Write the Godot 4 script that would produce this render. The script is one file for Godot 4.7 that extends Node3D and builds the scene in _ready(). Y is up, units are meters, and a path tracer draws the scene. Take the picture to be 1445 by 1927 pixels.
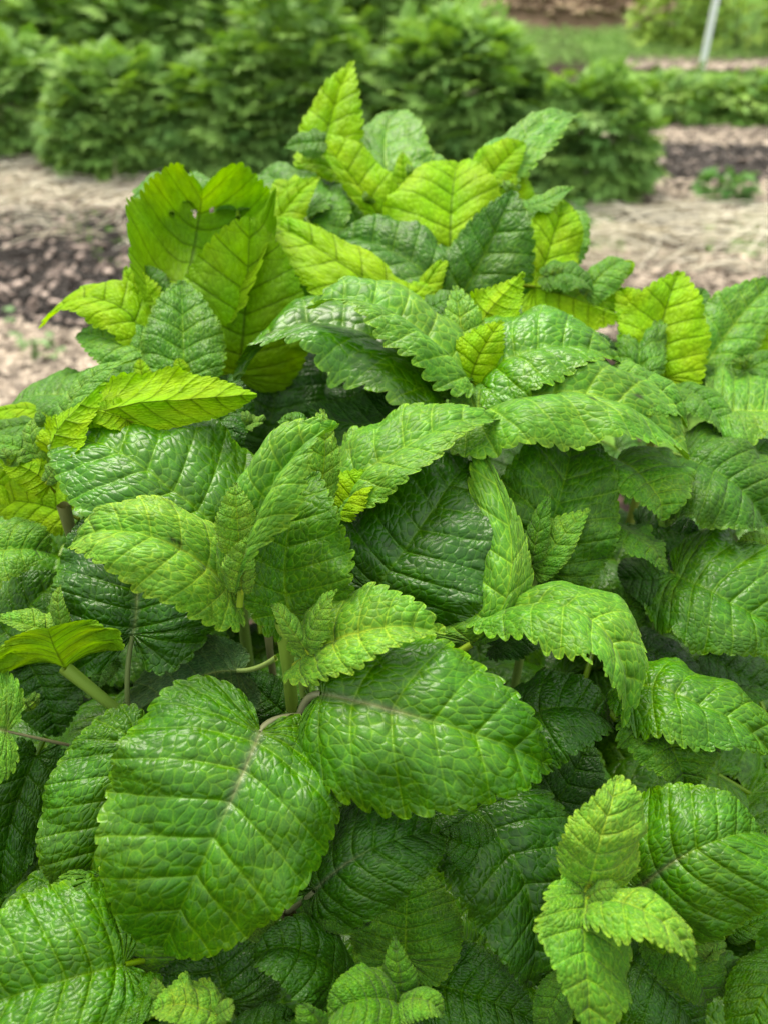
extends Node3D
# A lemon balm plant in a kitchen garden, seen close from above under a bright overcast sky.

const EYE_HEIGHT := 0.75
const PITCH := 36.0
const FOV := 65.0
const FOCAL := 1512.0          # pixels of the 1445 x 1927 photograph
var cam_basis: Basis
var eye := Vector3(0, EYE_HEIGHT, 0)
var templates := {}
var mats := {}
var rng := RandomNumberGenerator.new()
var mottle := FastNoiseLite.new()
var leaf_no := 0
var plant: Node3D

# leaf colours (linear) along the veins; the lamina between them is darker
var tints := {
	"deep": Color(0.064, 0.180, 0.002), "mature": Color(0.132, 0.300, 0.002), "mid": Color(0.185, 0.390, 0.003),  # deep: dark leaves, with the shade of the gaps put into the colour
	"fresh": Color(0.300, 0.550, 0.020), "young": Color(0.430, 0.660, 0.030), "lime": Color(0.350, 0.660, 0.003),  # fresh: some sky sheen put into the colour; lime: light from behind
	"under": Color(0.150, 0.250, 0.050), "olive": Color(0.200, 0.430, 0.003),
}


func at(x: float, y: float, mm: float) -> Vector3:
	return eye + cam_basis * (Vector3((x - 722.5) / FOCAL, -(y - 963.5) / FOCAL, -1.0) * mm * 0.001)


func ground_at(x: float, y: float, h := 0.0) -> Vector3:
	var d := cam_basis * Vector3((x - 722.5) / FOCAL, -(y - 963.5) / FOCAL, -1.0)
	return eye + d * ((h - EYE_HEIGHT) / d.y)


func _ready() -> void:
	rng.seed = 77
	mottle.seed = 5
	mottle.frequency = 1.0
	mottle.fractal_octaves = 3
	make_view()
	make_materials()
	make_ground()
	make_background()
	make_plant()


func make_view() -> void:
	cam_basis = Basis(Vector3.RIGHT, deg_to_rad(-PITCH))
	var cam := Camera3D.new()
	cam.name = "camera"
	cam.transform = Transform3D(cam_basis, eye)
	var lens := CameraAttributesPhysical.new()
	lens.frustum_focal_length = 12.0 / tan(deg_to_rad(FOV / 2.0))
	lens.frustum_focus_distance = 0.275
	lens.exposure_aperture = lens.frustum_focal_length / 2.8
	lens.frustum_near = 0.02
	lens.frustum_far = 200.0
	cam.attributes = lens
	cam.near = 0.02
	cam.far = 200.0
	cam.fov = FOV
	add_child(cam)
	cam.current = true
	var sky_look := ProceduralSkyMaterial.new()
	sky_look.sky_top_color = Color(0.955, 0.965, 0.965)
	sky_look.sky_horizon_color = Color(0.63, 0.645, 0.65)
	sky_look.sky_curve = 0.75
	sky_look.ground_horizon_color = Color(0.26, 0.29, 0.18)
	sky_look.ground_bottom_color = Color(0.18, 0.20, 0.13)
	sky_look.sky_energy_multiplier = 1.2
	sky_look.sun_angle_max = 1.0
	var sky := Sky.new()
	sky.sky_material = sky_look
	var env := Environment.new()
	env.background_mode = Environment.BG_SKY
	env.sky = sky
	env.tonemap_mode = Environment.TONE_MAPPER_LINEAR
	env.tonemap_exposure = 1.52
	env.sdfgi_enabled = true
	env.ssao_enabled = true
	env.ssil_enabled = true
	var we := WorldEnvironment.new()
	we.name = "daylight"
	we.environment = env
	add_child(we)
	var sun := DirectionalLight3D.new()
	sun.name = "veiled_sun"
	sun.light_energy = 1.35
	sun.light_color = Color(1.0, 0.97, 0.92)
	sun.light_angular_distance = 32.0
	sun.shadow_enabled = true
	sun.rotation_degrees = Vector3(-58, 205, 0)     # high, behind the plant and a little to the left
	add_child(sun)


# ---------------------------------------------------------------- leaf shape and tissue

func bez(a: Vector2, b: Vector2, c: Vector2, d: Vector2, t: float) -> Vector2:
	return a.bezier_interpolate(b, c, d, t)


func make_template(key: String, aspect: float, teeth: int, tooth: float, lobe: float, tip: float, cell: float, seed_no: int) -> void:
	# outline of one half: x in half-widths, y in leaf lengths
	var raw: Array[Vector2] = []
	for i in 121:
		var t := i / 120.0
		if t < 0.4:
			raw.append(bez(Vector2.ZERO, Vector2(0.22, -lobe * 1.5), Vector2(1.0, -lobe * 1.35), Vector2(1, 0.34), t / 0.4))
		else:
			raw.append(bez(Vector2(1, 0.34), Vector2(1.0, 0.50 + 0.36 * tip), Vector2(tip, 0.92), Vector2(0, 1), (t - 0.4) / 0.6))
	var length: Array[float] = [0.0]
	for i in range(1, 121):
		var d: Vector2 = raw[i] - raw[i - 1]
		length.append(length[i - 1] + Vector2(d.x * aspect, d.y).length())
	var rows := teeth * 6
	var half := 15
	var edge: Array[Vector2] = []
	var out: Array[Vector2] = []
	var k := 0
	for r in rows + 1:
		var want: float = length[120] * r / rows
		while k < 119 and length[k + 1] < want:
			k += 1
		var f: float = clampf((want - length[k]) / maxf(length[k + 1] - length[k], 1e-6), 0, 1)
		edge.append(raw[k].lerp(raw[k + 1], f))
		var d: Vector2 = raw[mini(k + 2, 120)] - raw[maxi(k - 1, 0)]
		var tan_v := Vector2(d.x * aspect, d.y).normalized()
		var nor := Vector2(tan_v.y, -tan_v.x)
		var ph := fposmod(float(r) / 6.0, 1.0)
		var size := tooth * smoothstep(0.0, 0.16, float(r) / rows) * lerpf(1.0, 0.75, float(r) / rows)
		size *= 0.8 + 0.45 * absf(mottle.get_noise_2d(floorf(r / 6.0) * 3.7, seed_no * 9.1))
		var bump := pow(maxf(0.0, 1.0 - pow(absf(2.0 * ph - 1.0), 2.2)), 0.75)
		out.append(nor * size * (bump - 0.45) + tan_v * size * 0.95 * (bump * 0.8 - 0.3))
	var cols := half * 2 + 1
	var xy := PackedVector2Array()
	var st := PackedVector2Array()
	for r in rows + 1:
		var e: Vector2 = edge[r]
		var t := float(r) / rows
		var ym := maxf(0.0, e.y - 0.42 * aspect * e.x) * 0.965 + 0.035 * t
		for c in cols:
			var s := (c - half) / float(half)
			var a := absf(s)
			a = a * (1.25 - 0.25 * a) if a < 1.0 else 1.0
			var ctrl := Vector2(e.x * 0.5, lerpf(ym, e.y, 0.42))
			var p := Vector2(0, ym) * (1 - a) * (1 - a) + ctrl * 2 * a * (1 - a) + e * a * a
			var fade := pow(a, 5.0)
			p += Vector2(out[r].x / aspect, out[r].y) * fade
			xy.append(Vector2(p.x * signf(s) if c != half else 0.0, p.y))
			st.append(Vector2(0.5 + 0.5 * a * signf(s), t))
	var cells := FastNoiseLite.new()
	cells.noise_type = FastNoiseLite.TYPE_CELLULAR
	cells.cellular_return_type = FastNoiseLite.RETURN_DISTANCE2_SUB
	cells.cellular_distance_function = FastNoiseLite.DISTANCE_EUCLIDEAN
	cells.cellular_jitter = 0.85
	cells.fractal_type = FastNoiseLite.FRACTAL_NONE
	cells.frequency = 1.0
	cells.seed = seed_no
	var tp := {"aspect": aspect, "teeth": teeth, "rows": rows, "half": half, "cols": cols, "xy": xy, "st": st, "cells": cells, "cell": cell, "seed": seed_no}
	# spacing of the rows, to measure distance from a side vein
	var gap := PackedFloat32Array()
	gap.resize((rows + 1) * cols)
	for r in rows + 1:
		for c in cols:
			var lo := maxi(r - 4, 0)
			var hi := mini(r + 4, rows)
			var d: Vector2 = xy[hi * cols + c] - xy[lo * cols + c]
			gap[r * cols + c] = Vector2(d.x * aspect, d.y).length() / (hi - lo) * rows
	tp.gap = gap
	var hs := PackedFloat32Array()
	hs.resize(xy.size())
	for i in xy.size():
		var f := tissue(tp, st[i].x * 2.0 - 1.0, st[i].y, xy[i], gap[i], 1.6)
		hs[i] = f[0]
	tp.h = hs
	templates[key] = tp
	paint_tissue(tp, key)


func tissue(tp: Dictionary, s: float, t: float, p: Vector2, gap: float, soft: float) -> PackedFloat32Array:
	# [height, how much vein, main vein]
	var a := absf(s)
	var x: float = p.x * tp.aspect
	var y := p.y
	var n: int = tp.teeth
	var dm := absf(x)
	var f := t * n                                  # in teeth
	var j := floorf((f - 0.5) / 2.0 + 0.5) * 2.0 + 0.5   # nearest main side vein
	var d2 := absf(f - j) / n * gap
	var side := 1.0 if f > j else -1.0
	var to_branch := absf(f - (j + side * smoothstep(0.3, 1.0, a))) / n * gap
	var wx := mottle.get_noise_2d(x * 5.0 + 3.0, y * 5.0) * 0.02
	var wy := mottle.get_noise_2d(x * 5.0, y * 5.0 + 17.0) * 0.02
	var cl: float = tp.cell
	var cells: FastNoiseLite = tp.cells
	var q := Vector2(x + wx, y + wy)
	# the small panels lie in courses between the side veins
	var course := (cells.get_noise_2d(q.x / cl * 0.92, f * 1.42 + wy * 3.0) + 1.0) * cl * 0.8
	var loose := (cells.get_noise_2d(q.x / cl * 1.1 + 70.0, q.y / cl * 1.1) + 1.0) * cl * 0.9
	var e1 := lerpf(course, loose, smoothstep(0.70, 0.90, a)) if y > 0.06 else loose
	var e2 := (cells.get_noise_2d(q.x / cl * 2.3 + 31.0, q.y / cl * 2.3) + 1.0) * cl / 2.3
	var h := 0.66 * (1.0 - exp(-d2 / 0.014 / soft)) + 0.38 * (1.0 - exp(-e1 / 0.010 / soft)) + 0.80 * (1.0 - exp(-dm / 0.020 / soft)) + 0.22 * (1.0 - exp(-to_branch / 0.012 / soft))
	h += 0.06 * (1.0 - exp(-e2 / 0.010 / soft)) + 0.006 * mottle.get_noise_2d(x * 40.0, y * 40.0)
	var main_w := 0.0115 * (1.15 - y)
	var mv := exp(-dm * dm / (main_w * main_w))
	var w2 := 0.0058 * (1.1 - 0.6 * a)
	var sv := exp(-d2 * d2 / (w2 * w2) * 0.8)
	var bv := exp(-to_branch * to_branch / 0.8e-5) * 0.6
	var cv := exp(-e1 * e1 / 0.9e-5) * 0.78
	var fv := exp(-e2 * e2 / 0.7e-5) * 0.30
	var v := PackedFloat32Array([h, maxf(maxf(mv, sv * 0.9), maxf(bv, maxf(cv, fv))), maxf(mv, maxf(sv * 0.85, bv * 0.6))])
	return v


func paint_tissue(tp: Dictionary, key: String) -> void:
	var size := 512
	var heights := PackedFloat32Array()
	heights.resize(size * size)
	var light := PackedByteArray()
	light.resize(size * size * 3)
	var dark := PackedByteArray()  # blade colour with veins darkened, as light from behind would show them
	dark.resize(size * size * 3)
	var cols: int = tp.cols
	var rows: int = tp.rows
	var half: int = tp.half
	var xy: PackedVector2Array = tp.xy
	var gaps: PackedFloat32Array = tp.gap
	for py in size:
		var t := (py + 0.5) / size
		var rf := t * rows
		var r0 := mini(int(rf), rows - 1)
		var fr := rf - r0
		for px in size:
			var s := (px + 0.5) / size * 2.0 - 1.0
			# invert the spacing of the columns: a = c * (1.25 - 0.25 c)
			var c_at := (1.25 - sqrt(1.5625 - absf(s))) / 0.5 * signf(s)
			var cf := (c_at + 1.0) * half
			var c0 := clampi(int(cf), 0, cols - 2)
			var fc := cf - c0
			var i := r0 * cols + c0
			var p := xy[i].lerp(xy[i + 1], fc).lerp(xy[i + cols].lerp(xy[i + cols + 1], fc), fr)
			var g := lerpf(lerpf(gaps[i], gaps[i + 1], fc), lerpf(gaps[i + cols], gaps[i + cols + 1], fc), fr)
			var v := tissue(tp, s, t, p, g, 1.0)
			var o := py * size + px
			heights[o] = v[0] * 0.5
			var m := 0.90 + 0.16 * mottle.get_noise_2d(p.x * 7.0, p.y * 12.0 + 40.0) + 0.10 * mottle.get_noise_2d(p.x * 60.0, p.y * 110.0)
			var rim := smoothstep(0.90, 1.0, absf(s)) * 0.35
			var k := clampf(v[1] * 0.85 + rim, 0.0, 1.0)
			light[o * 3] = int(255.0 * clampf(lerpf(0.56, 1.0, k) * m, 0, 1))
			light[o * 3 + 1] = int(255.0 * clampf(lerpf(0.73, 1.0, k) * m, 0, 1))
			light[o * 3 + 2] = int(255.0 * clampf(lerpf(0.73, 1.0, k) * m, 0, 1))
			k = clampf(v[2], 0.0, 1.0)
			var kk := clampf(v[1], 0.0, 1.0) * 0.10
			dark[o * 3] = int(255.0 * clampf((lerpf(0.97, 0.76, k) - kk) * lerpf(1.0, m, 0.5), 0, 1))
			dark[o * 3 + 1] = int(255.0 * clampf((lerpf(0.97, 0.76, k) - kk) * lerpf(1.0, m, 0.5), 0, 1))
			dark[o * 3 + 2] = int(255.0 * clampf((lerpf(0.95, 0.80, k) - kk) * m, 0, 1))
	var texs := {
		"height": ImageTexture.create_from_image(Image.create_from_data(size, size, false, Image.FORMAT_RF, heights.to_byte_array())),
		"light": ImageTexture.create_from_image(Image.create_from_data(size, size, false, Image.FORMAT_RGB8, light)),
		"dark": ImageTexture.create_from_image(Image.create_from_data(size, size, false, Image.FORMAT_RGB8, dark)),
	}
	for look in ["glossy", "soft", "thin"]:
		var m := StandardMaterial3D.new()
		m.resource_name = "leaf_" + key + "_" + look
		m.vertex_color_use_as_albedo = true
		m.cull_mode = BaseMaterial3D.CULL_DISABLED
		m.texture_repeat = false
		m.albedo_texture = texs.dark if look == "thin" else texs.light
		m.heightmap_enabled = true
		m.heightmap_texture = texs.height
		m.heightmap_scale = {"glossy": 0.18, "soft": 0.17, "thin": 0.17}[look]
		m.roughness = {"glossy": 0.34, "soft": 0.43, "thin": 0.52}[look]
		m.metallic_specular = {"glossy": 0.38, "soft": 0.34, "thin": 0.26}[look]
		m.backlight_enabled = true
		m.backlight = {"glossy": Color(0.22, 0.215, 0.03), "soft": Color(0.72, 0.70, 0.16), "thin": Color(0.96, 0.94, 0.10)}[look]
		if look != "glossy":
			m.rim_enabled = true
			m.rim = 0.12 if look == "soft" else 0.02
			m.rim_tint = 0.3
		mats[key + "_" + look] = m


func curve_at(p: Array, y: float) -> Vector3:
	var b: Vector3 = p[0]
	var m: Vector3 = p[1]
	var t: Vector3 = p[2]
	if y < 0.0:
		return b + (m * 4.0 - b * 3.0 - t) * y
	return b * (2.0 * (y - 0.5) * (y - 1.0)) + m * (-4.0 * y * (y - 1.0)) + t * (2.0 * y * (y - 0.5))


func curve_dir(p: Array, y: float) -> Vector3:
	y = maxf(y, 0.0)
	var b: Vector3 = p[0]
	var m: Vector3 = p[1]
	var t: Vector3 = p[2]
	return b * (4.0 * y - 3.0) + m * (4.0 - 8.0 * y) + t * (4.0 * y - 1.0)


func leaf_mesh(key: String, tint: Color, look: String, p: Array, o: Dictionary) -> ArrayMesh:
	# p: base, middle and tip of the midrib, the left and the right margin at the widest place, and (optional) the far end of the stalk
	var tp: Dictionary = templates[key]
	var rows: int = tp.rows
	var cols: int = tp.cols
	var half: int = tp.half
	var xy: PackedVector2Array = tp.xy
	var st: PackedVector2Array = tp.st
	var hs: PackedFloat32Array = tp.h
	var wide := curve_at(p, 0.36)
	var left: Vector3 = p[3] - wide
	var right: Vector3 = p[4] - wide
	# a blade grows square to its midrib
	var along := curve_dir(p, 0.36).normalized()
	left -= along * left.dot(along) * 0.85
	right -= along * right.dot(along) * 0.85
	var chord: float = ((p[1] - p[0]) as Vector3).length() + ((p[2] - p[1]) as Vector3).length()
	var lateral := (right - left).normalized()
	var see: Vector3 = (eye - wide).normalized()
	var face := lateral.cross(curve_dir(p, 0.4)).normalized()
	var turn := 1.0 if face.dot(see) > 0.0 else -1.0
	if o.get("under", false):
		turn = -turn
	var arch: float = o.get("arch", 0.15)
	var wave: float = o.get("wave", 0.09)
	var curl: float = o.get("curl", 0.07)
	var taper: float = o.get("tp", 1.0)
	var twist: float = o.get("tw", 0.0)
	var lobe: float = o.get("lobe", 1.0)
	var puff: float = o.get("puff", 1.0) * chord * 0.0070
	var ph: float = leaf_no * 2.39
	var pos := PackedVector3Array()
	var col := PackedColorArray()
	pos.resize(xy.size())
	col.resize(xy.size())
	var lw := left.length()
	var rw := right.length()
	for r in rows + 1:
		for c in cols:
			var i := r * cols + c
			var x := xy[i].x
			var y := xy[i].y
			if y < 0.0:
				y *= lobe
			var ax := absf(x)
			var side := left if x < 0.0 else right
			var w := lw if x < 0.0 else rw
			var dir := curve_dir(p, clampf(y, 0.0, 1.0)).normalized()
			var nor := lateral.cross(dir).normalized() * turn
			if twist != 0.0:
				side = side.rotated(dir, twist * (y - 0.36))
				nor = nor.rotated(dir, twist * (y - 0.36))
			var k := ax * lerpf(taper, 1.0, clampf(y / 0.5, 0.0, 1.0))
			var lift := arch * w * 4.0 * k * (1.0 - minf(k, 1.15))
			lift += wave * w * k * k * (sin(y * 17.0 + ph + (2.0 if x < 0.0 else 0.0)) + 1.2 * mottle.get_noise_2d(y * 4.0 + ph, x * 2.0))
			lift += chord * 0.02 * mottle.get_noise_2d(x * 1.3 + ph * 3.0, y * 2.4)
			lift -= chord * curl * pow(smoothstep(0.62, 1.05, y), 1.6)
			lift += hs[i] * puff * (1.0 - 0.5 * pow(ax, 6.0))
			pos[i] = curve_at(p, y) + side * k + nor * lift
			var m := 1.0 + 0.22 * mottle.get_noise_2d(x * 1.1 + ph * 5.0, y * 2.0 - ph)
			var g := tint * m
			if c == half and o.has("stalk") and y < 0.55:
				g = g.lerp(o.stalk, 0.75 * (1.0 - smoothstep(0.25, 0.55, y)))
			for spot in o.get("spots", []):
				# small brown bites and flecks, seen on this leaf in the photograph
				var far_off := Vector2(x - spot.x, (y - spot.y) * 2.0).length()
				g = g.lerp(Color(0.05, 0.035, 0.012), clampf((0.055 - far_off) / 0.03, 0.0, 0.9))
			col[i] = Color(minf(g.r * (1.0 + 0.25 * mottle.get_noise_2d(ph - x, y * 1.7)), 1.0), minf(g.g, 1.0), g.b)
	var norm := PackedVector3Array()
	norm.resize(xy.size())
	for r in rows + 1:
		var r0 := maxi(r - 1, 0) * cols
		var r1 := mini(r + 1, rows) * cols
		for c in cols:
			var du := pos[r * cols + mini(c + 1, cols - 1)] - pos[r * cols + maxi(c - 1, 0)]
			var dv := pos[r1 + c] - pos[r0 + c]
			norm[r * cols + c] = du.cross(dv).normalized() * turn
	var idx := PackedInt32Array()
	var bites: Array = o.get("bites", [])
	for r in rows:
		for c in cols - 1:
			var i := r * cols + c
			var eaten := false
			for q in bites:
				# a real hole: this piece of the blade is missing
				var d := Vector2(xy[i].x - q.x, (xy[i].y - q.y) * 2.2).length()
				eaten = eaten or d < q.z * (0.8 + 0.5 * mottle.get_noise_2d(xy[i].x * 12.0, xy[i].y * 25.0))
			if eaten:
				continue
			if turn > 0.0:
				idx.append_array([i, i + cols, i + 1, i + 1, i + cols, i + cols + 1])
			else:
				idx.append_array([i, i + 1, i + cols, i + 1, i + cols + 1, i + cols])
	var uv := st.duplicate()
	# the stalk, and the ridge of the midrib that it runs into
	var far: Vector3 = p[5] if p.size() > 5 else (p[0] as Vector3) - curve_dir(p, 0.0).normalized() * chord * 0.12
	var back := curve_dir(p, 0.0).normalized()
	var thick := clampf(chord * 0.017, 0.0004, 0.0014)
	var path: Array[Vector3] = []
	var girth: Array[float] = []
	for k in 9:
		var f := k / 8.0
		var bend: Vector3 = (p[0] as Vector3) - back * ((far - p[0]) as Vector3).length() * 0.45
		path.append(far * (1 - f) * (1 - f) + bend * 2.0 * f * (1 - f) + (p[0] as Vector3) * f * f)
		girth.append(thick * lerpf(1.15, 0.9, f))
	var stalk: Color = o.get("stalk", tint * Color(1.0, 0.8, 1.0))
	add_tube_arrays(path, girth, stalk, pos, norm, uv, col, idx, 7)
	var arr := []
	arr.resize(Mesh.ARRAY_MAX)
	arr[Mesh.ARRAY_VERTEX] = pos
	arr[Mesh.ARRAY_NORMAL] = norm
	arr[Mesh.ARRAY_TEX_UV] = uv
	arr[Mesh.ARRAY_COLOR] = col
	arr[Mesh.ARRAY_INDEX] = idx
	var mesh := ArrayMesh.new()
	mesh.add_surface_from_arrays(Mesh.PRIMITIVE_TRIANGLES, arr)
	mesh.surface_set_material(0, mats[key + "_" + look])
	return mesh


func add_tube_arrays(path: Array[Vector3], girth: Array[float], tint: Color, pos: PackedVector3Array, norm: PackedVector3Array, uv: PackedVector2Array, col: PackedColorArray, idx: PackedInt32Array, sides: int) -> void:
	var start := pos.size()
	var n := path.size()
	var across := Vector3.ZERO
	for k in n:
		var dir := (path[mini(k + 1, n - 1)] - path[maxi(k - 1, 0)]).normalized()
		if across == Vector3.ZERO:
			across = dir.cross(Vector3(0.3, 0.1, 0.95)).normalized()
		across = (across - dir * across.dot(dir)).normalized()
		var other := dir.cross(across)
		for s in sides + 1:
			var a := TAU * s / sides
			var out := across * cos(a) + other * sin(a)
			pos.append(path[k] + out * girth[k])
			norm.append(out)
			uv.append(Vector2(0.5, 0.12))
			col.append(tint)
	for k in n - 1:
		for s in sides:
			var i := start + k * (sides + 1) + s
			idx.append_array([i, i + sides + 1, i + 1, i + 1, i + sides + 1, i + sides + 2])


func read_points(text: String) -> Array:
	var out := []
	for group in text.split(","):
		var n := group.split_floats(" ", false)
		out.append(at(n[0], n[1], n[2]))
	return out


func leaf(shoot: Node3D, key: String, look: String, tint: String, text: String, o := {}) -> MeshInstance3D:
	leaf_no += 1
	var p := read_points(text)
	var base: Vector3 = p[0]
	for i in p.size():
		p[i] -= base
	var kept := eye
	eye -= base
	var mesh := leaf_mesh(key, tints[tint], look, p, o)
	eye = kept
	var node := MeshInstance3D.new()
	node.name = "leaf"
	node.mesh = mesh
	shoot.add_child(node, true)
	if tint == "lime":
		node.set_meta("label", "thin lime green leaf, its glow from behind partly put into the colour")
	elif tint == "young":
		node.set_meta("label", "small pale yellow-green young leaf")
	node.position = base - plant.position - shoot.position
	return node


# ---------------------------------------------------------------- helpers for things

func numbered(called: String, parent: Node = self) -> String:
	if not parent.has_node(NodePath(called)):
		return called
	var n := 1
	while parent.has_node(NodePath("%s_%03d" % [called, n])):
		n += 1
	return "%s_%03d" % [called, n]


func thing(called: String, label: String, category: String, where: Vector3, group := "") -> Node3D:
	var o := Node3D.new()
	o.name = numbered(called)
	add_child(o)
	o.position = where
	tag(o, label, category, group)
	return o


func tag(o: Node3D, label: String, category: String, group := "") -> void:
	o.set_meta("label", label)
	o.set_meta("category", category)
	if group:
		o.set_meta("group", group)


func put(called: String, mesh: Mesh, mat: Material, parent: Node = self) -> MeshInstance3D:
	var o := MeshInstance3D.new()
	o.name = numbered(called, parent)
	o.mesh = mesh
	if mat:
		o.material_override = mat
	parent.add_child(o)
	return o


func tube(path: Array[Vector3], girth: Array[float], tint: Color, sides := 8) -> ArrayMesh:
	var pos := PackedVector3Array()
	var norm := PackedVector3Array()
	var uv := PackedVector2Array()
	var col := PackedColorArray()
	var idx := PackedInt32Array()
	add_tube_arrays(path, girth, tint, pos, norm, uv, col, idx, sides)
	var arr := []
	arr.resize(Mesh.ARRAY_MAX)
	arr[Mesh.ARRAY_VERTEX] = pos
	arr[Mesh.ARRAY_NORMAL] = norm
	arr[Mesh.ARRAY_TEX_UV] = uv
	arr[Mesh.ARRAY_COLOR] = col
	arr[Mesh.ARRAY_INDEX] = idx
	var mesh := ArrayMesh.new()
	mesh.add_surface_from_arrays(Mesh.PRIMITIVE_TRIANGLES, arr)
	return mesh


func plain(called: String, rough := 0.8) -> StandardMaterial3D:
	var m := StandardMaterial3D.new()
	m.resource_name = called
	m.vertex_color_use_as_albedo = true
	m.roughness = rough
	m.cull_mode = BaseMaterial3D.CULL_DISABLED
	mats[called] = m
	return m


func make_materials() -> void:
	make_template("round", 0.44, 24, 0.024, 0.16, 0.44, 0.033, 11)
	make_template("ovate", 0.36, 19, 0.036, 0.12, 0.22, 0.032, 23)
	make_template("narrow", 0.30, 17, 0.044, 0.08, 0.16, 0.034, 37)
	var m := plain("stem_skin", 0.55)
	m.backlight_enabled = true
	m.backlight = Color(0.3, 0.3, 0.1)
	m = plain("bush_leaf", 0.55)
	m.metallic_specular = 0.3
	m.backlight_enabled = true
	m.backlight = Color(0.75, 0.75, 0.2)
	plain("litter", 0.85)
	plain("wood", 0.8)
	m = plain("paint", 0.45)


# ---------------------------------------------------------------- the garden behind

func earth(called: String, low: Color, high: Color, scale: float, relief: float) -> StandardMaterial3D:
	var noise := FastNoiseLite.new()
	noise.seed = called.length() * 13
	noise.frequency = 0.022
	noise.fractal_octaves = 5
	noise.fractal_gain = 0.62
	var ramp := Gradient.new()
	ramp.set_color(0, low)
	ramp.set_color(1, high)
	ramp.set_offset(0, 0.25)
	ramp.set_offset(1, 0.75)
	var tex := NoiseTexture2D.new()
	tex.noise = noise
	tex.color_ramp = ramp
	tex.seamless = true
	tex.width = 512
	tex.height = 512
	var m := StandardMaterial3D.new()
	m.resource_name = called
	m.albedo_texture = tex
	m.uv1_triplanar = true
	m.uv1_world_triplanar = true
	m.uv1_scale = Vector3.ONE * scale
	m.heightmap_enabled = true
	m.heightmap_texture = tex
	m.heightmap_scale = relief
	m.roughness = 0.95
	m.metallic_specular = 0.25
	mats[called] = m
	return m


func sheet(called: String, corners: Array, lift: float, mat: Material) -> MeshInstance3D:
	# a strip of ground between two uneven edges: corners are near-left, near-right, far-right, far-left
	var st := SurfaceTool.new()
	st.begin(Mesh.PRIMITIVE_TRIANGLES)
	var n := 40
	var wob := FastNoiseLite.new()
	wob.seed = called.length() + int(lift * 5000.0)
	wob.frequency = 1.4
	var near: Array[Vector3] = []
	var far: Array[Vector3] = []
	for i in n + 1:
		var f := float(i) / n
		var a: Vector3 = (corners[0] as Vector3).lerp(corners[1], f)
		var b: Vector3 = (corners[3] as Vector3).lerp(corners[2], f)
		var w := (b - a) * 0.12
		a += w * wob.get_noise_2d(a.x * 2.0, a.z * 2.0 + 9.0) * 2.0
		b += w * wob.get_noise_2d(b.x * 2.0, b.z * 2.0) * 2.0
		near.append(Vector3(a.x, lift, a.z))
		far.append(Vector3(b.x, lift, b.z))
	st.set_normal(Vector3.UP)
	for i in n:
		for v in [near[i], far[i], near[i + 1], near[i + 1], far[i], far[i + 1]]:
			st.add_vertex(v)
	var o := put(called, st.commit(), mat)
	o.set_meta("kind", "structure")
	return o


func lump_mesh(size: Vector3, rough: float, seed_no: int) -> ArrayMesh:
	# an uneven flattish chunk
	var st := SurfaceTool.new()
	st.begin(Mesh.PRIMITIVE_TRIANGLES)
	var r := RandomNumberGenerator.new()
	r.seed = seed_no
	var ring: Array[Vector3] = []
	var sides := 6
	for k in sides:
		var a := TAU * k / sides
		var s := 1.0 + r.randf_range(-rough, rough)
		ring.append(Vector3(cos(a) * size.x * s, 0, sin(a) * size.z * s) * 0.5)
	var top: Array[Vector3] = []
	for k in sides:
		top.append(ring[k] * r.randf_range(0.6, 0.95) + Vector3(0, size.y * r.randf_range(0.75, 1.15), 0))
	var cap := Vector3(0, size.y * 1.1, 0)
	st.set_smooth_group(-1)
	for k in sides:
		var l := (k + 1) % sides
		for v in [ring[k], ring[l], top[l], ring[k], top[l], top[k], top[k], top[l], cap]:
			st.set_color(Color.WHITE)
			st.add_vertex(v)
	st.generate_normals()
	return st.commit()


func blade_mesh(length: float, width: float, sag: float) -> ArrayMesh:
	# a bent straw or blade, three-sided so that it has body
	var path: Array[Vector3] = []
	var girth: Array[float] = []
	for k in 5:
		var f := k / 4.0
		path.append(Vector3((f - 0.5) * length, sag * (1.0 - pow(2.0 * f - 1.0, 2)), sag * 0.8 * sin(f * 3.0)))
		girth.append(width * (0.5 if k < 4 else 0.25))
	return tube(path, girth, Color.WHITE, 4)


func scatter(called: String, label: String, category: String, meshes: Array, corners: Array, count: int, low: Color, high: Color, size_low: float, size_high: float, lie: float, lift: float, aim := -1.0, parent: Node = self) -> void:
	for k in meshes.size():
		var mm := MultiMesh.new()
		mm.transform_format = MultiMesh.TRANSFORM_3D
		mm.use_colors = true
		mm.mesh = meshes[k]
		var n := count / meshes.size()
		mm.instance_count = n
		for i in n:
			var f := rng.randf()
			var g := rng.randf()
			var at_p := ((corners[0] as Vector3).lerp(corners[1], f)).lerp((corners[3] as Vector3).lerp(corners[2], f), g)
			at_p.y = lift + rng.randf() * lie * 0.03
			var yaw := rng.randf() * TAU if aim < 0.0 else aim + rng.randfn(0.0, 0.5)
			var b := Basis.from_euler(Vector3(rng.randfn(0, lie), yaw, rng.randfn(0, lie))).scaled(Vector3.ONE * rng.randf_range(size_low, size_high))
			mm.set_instance_transform(i, Transform3D(b, at_p))
			mm.set_instance_color(i, low.lerp(high, rng.randf()) * rng.randf_range(0.75, 1.15))
		var o := MultiMeshInstance3D.new()
		o.name = numbered(called, parent)
		o.multimesh = mm
		o.material_override = mats["litter"]
		o.set_meta("kind", "stuff")
		parent.add_child(o)
		if parent == self:
			o.set_meta("label", label)
			o.set_meta("category", category)


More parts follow.
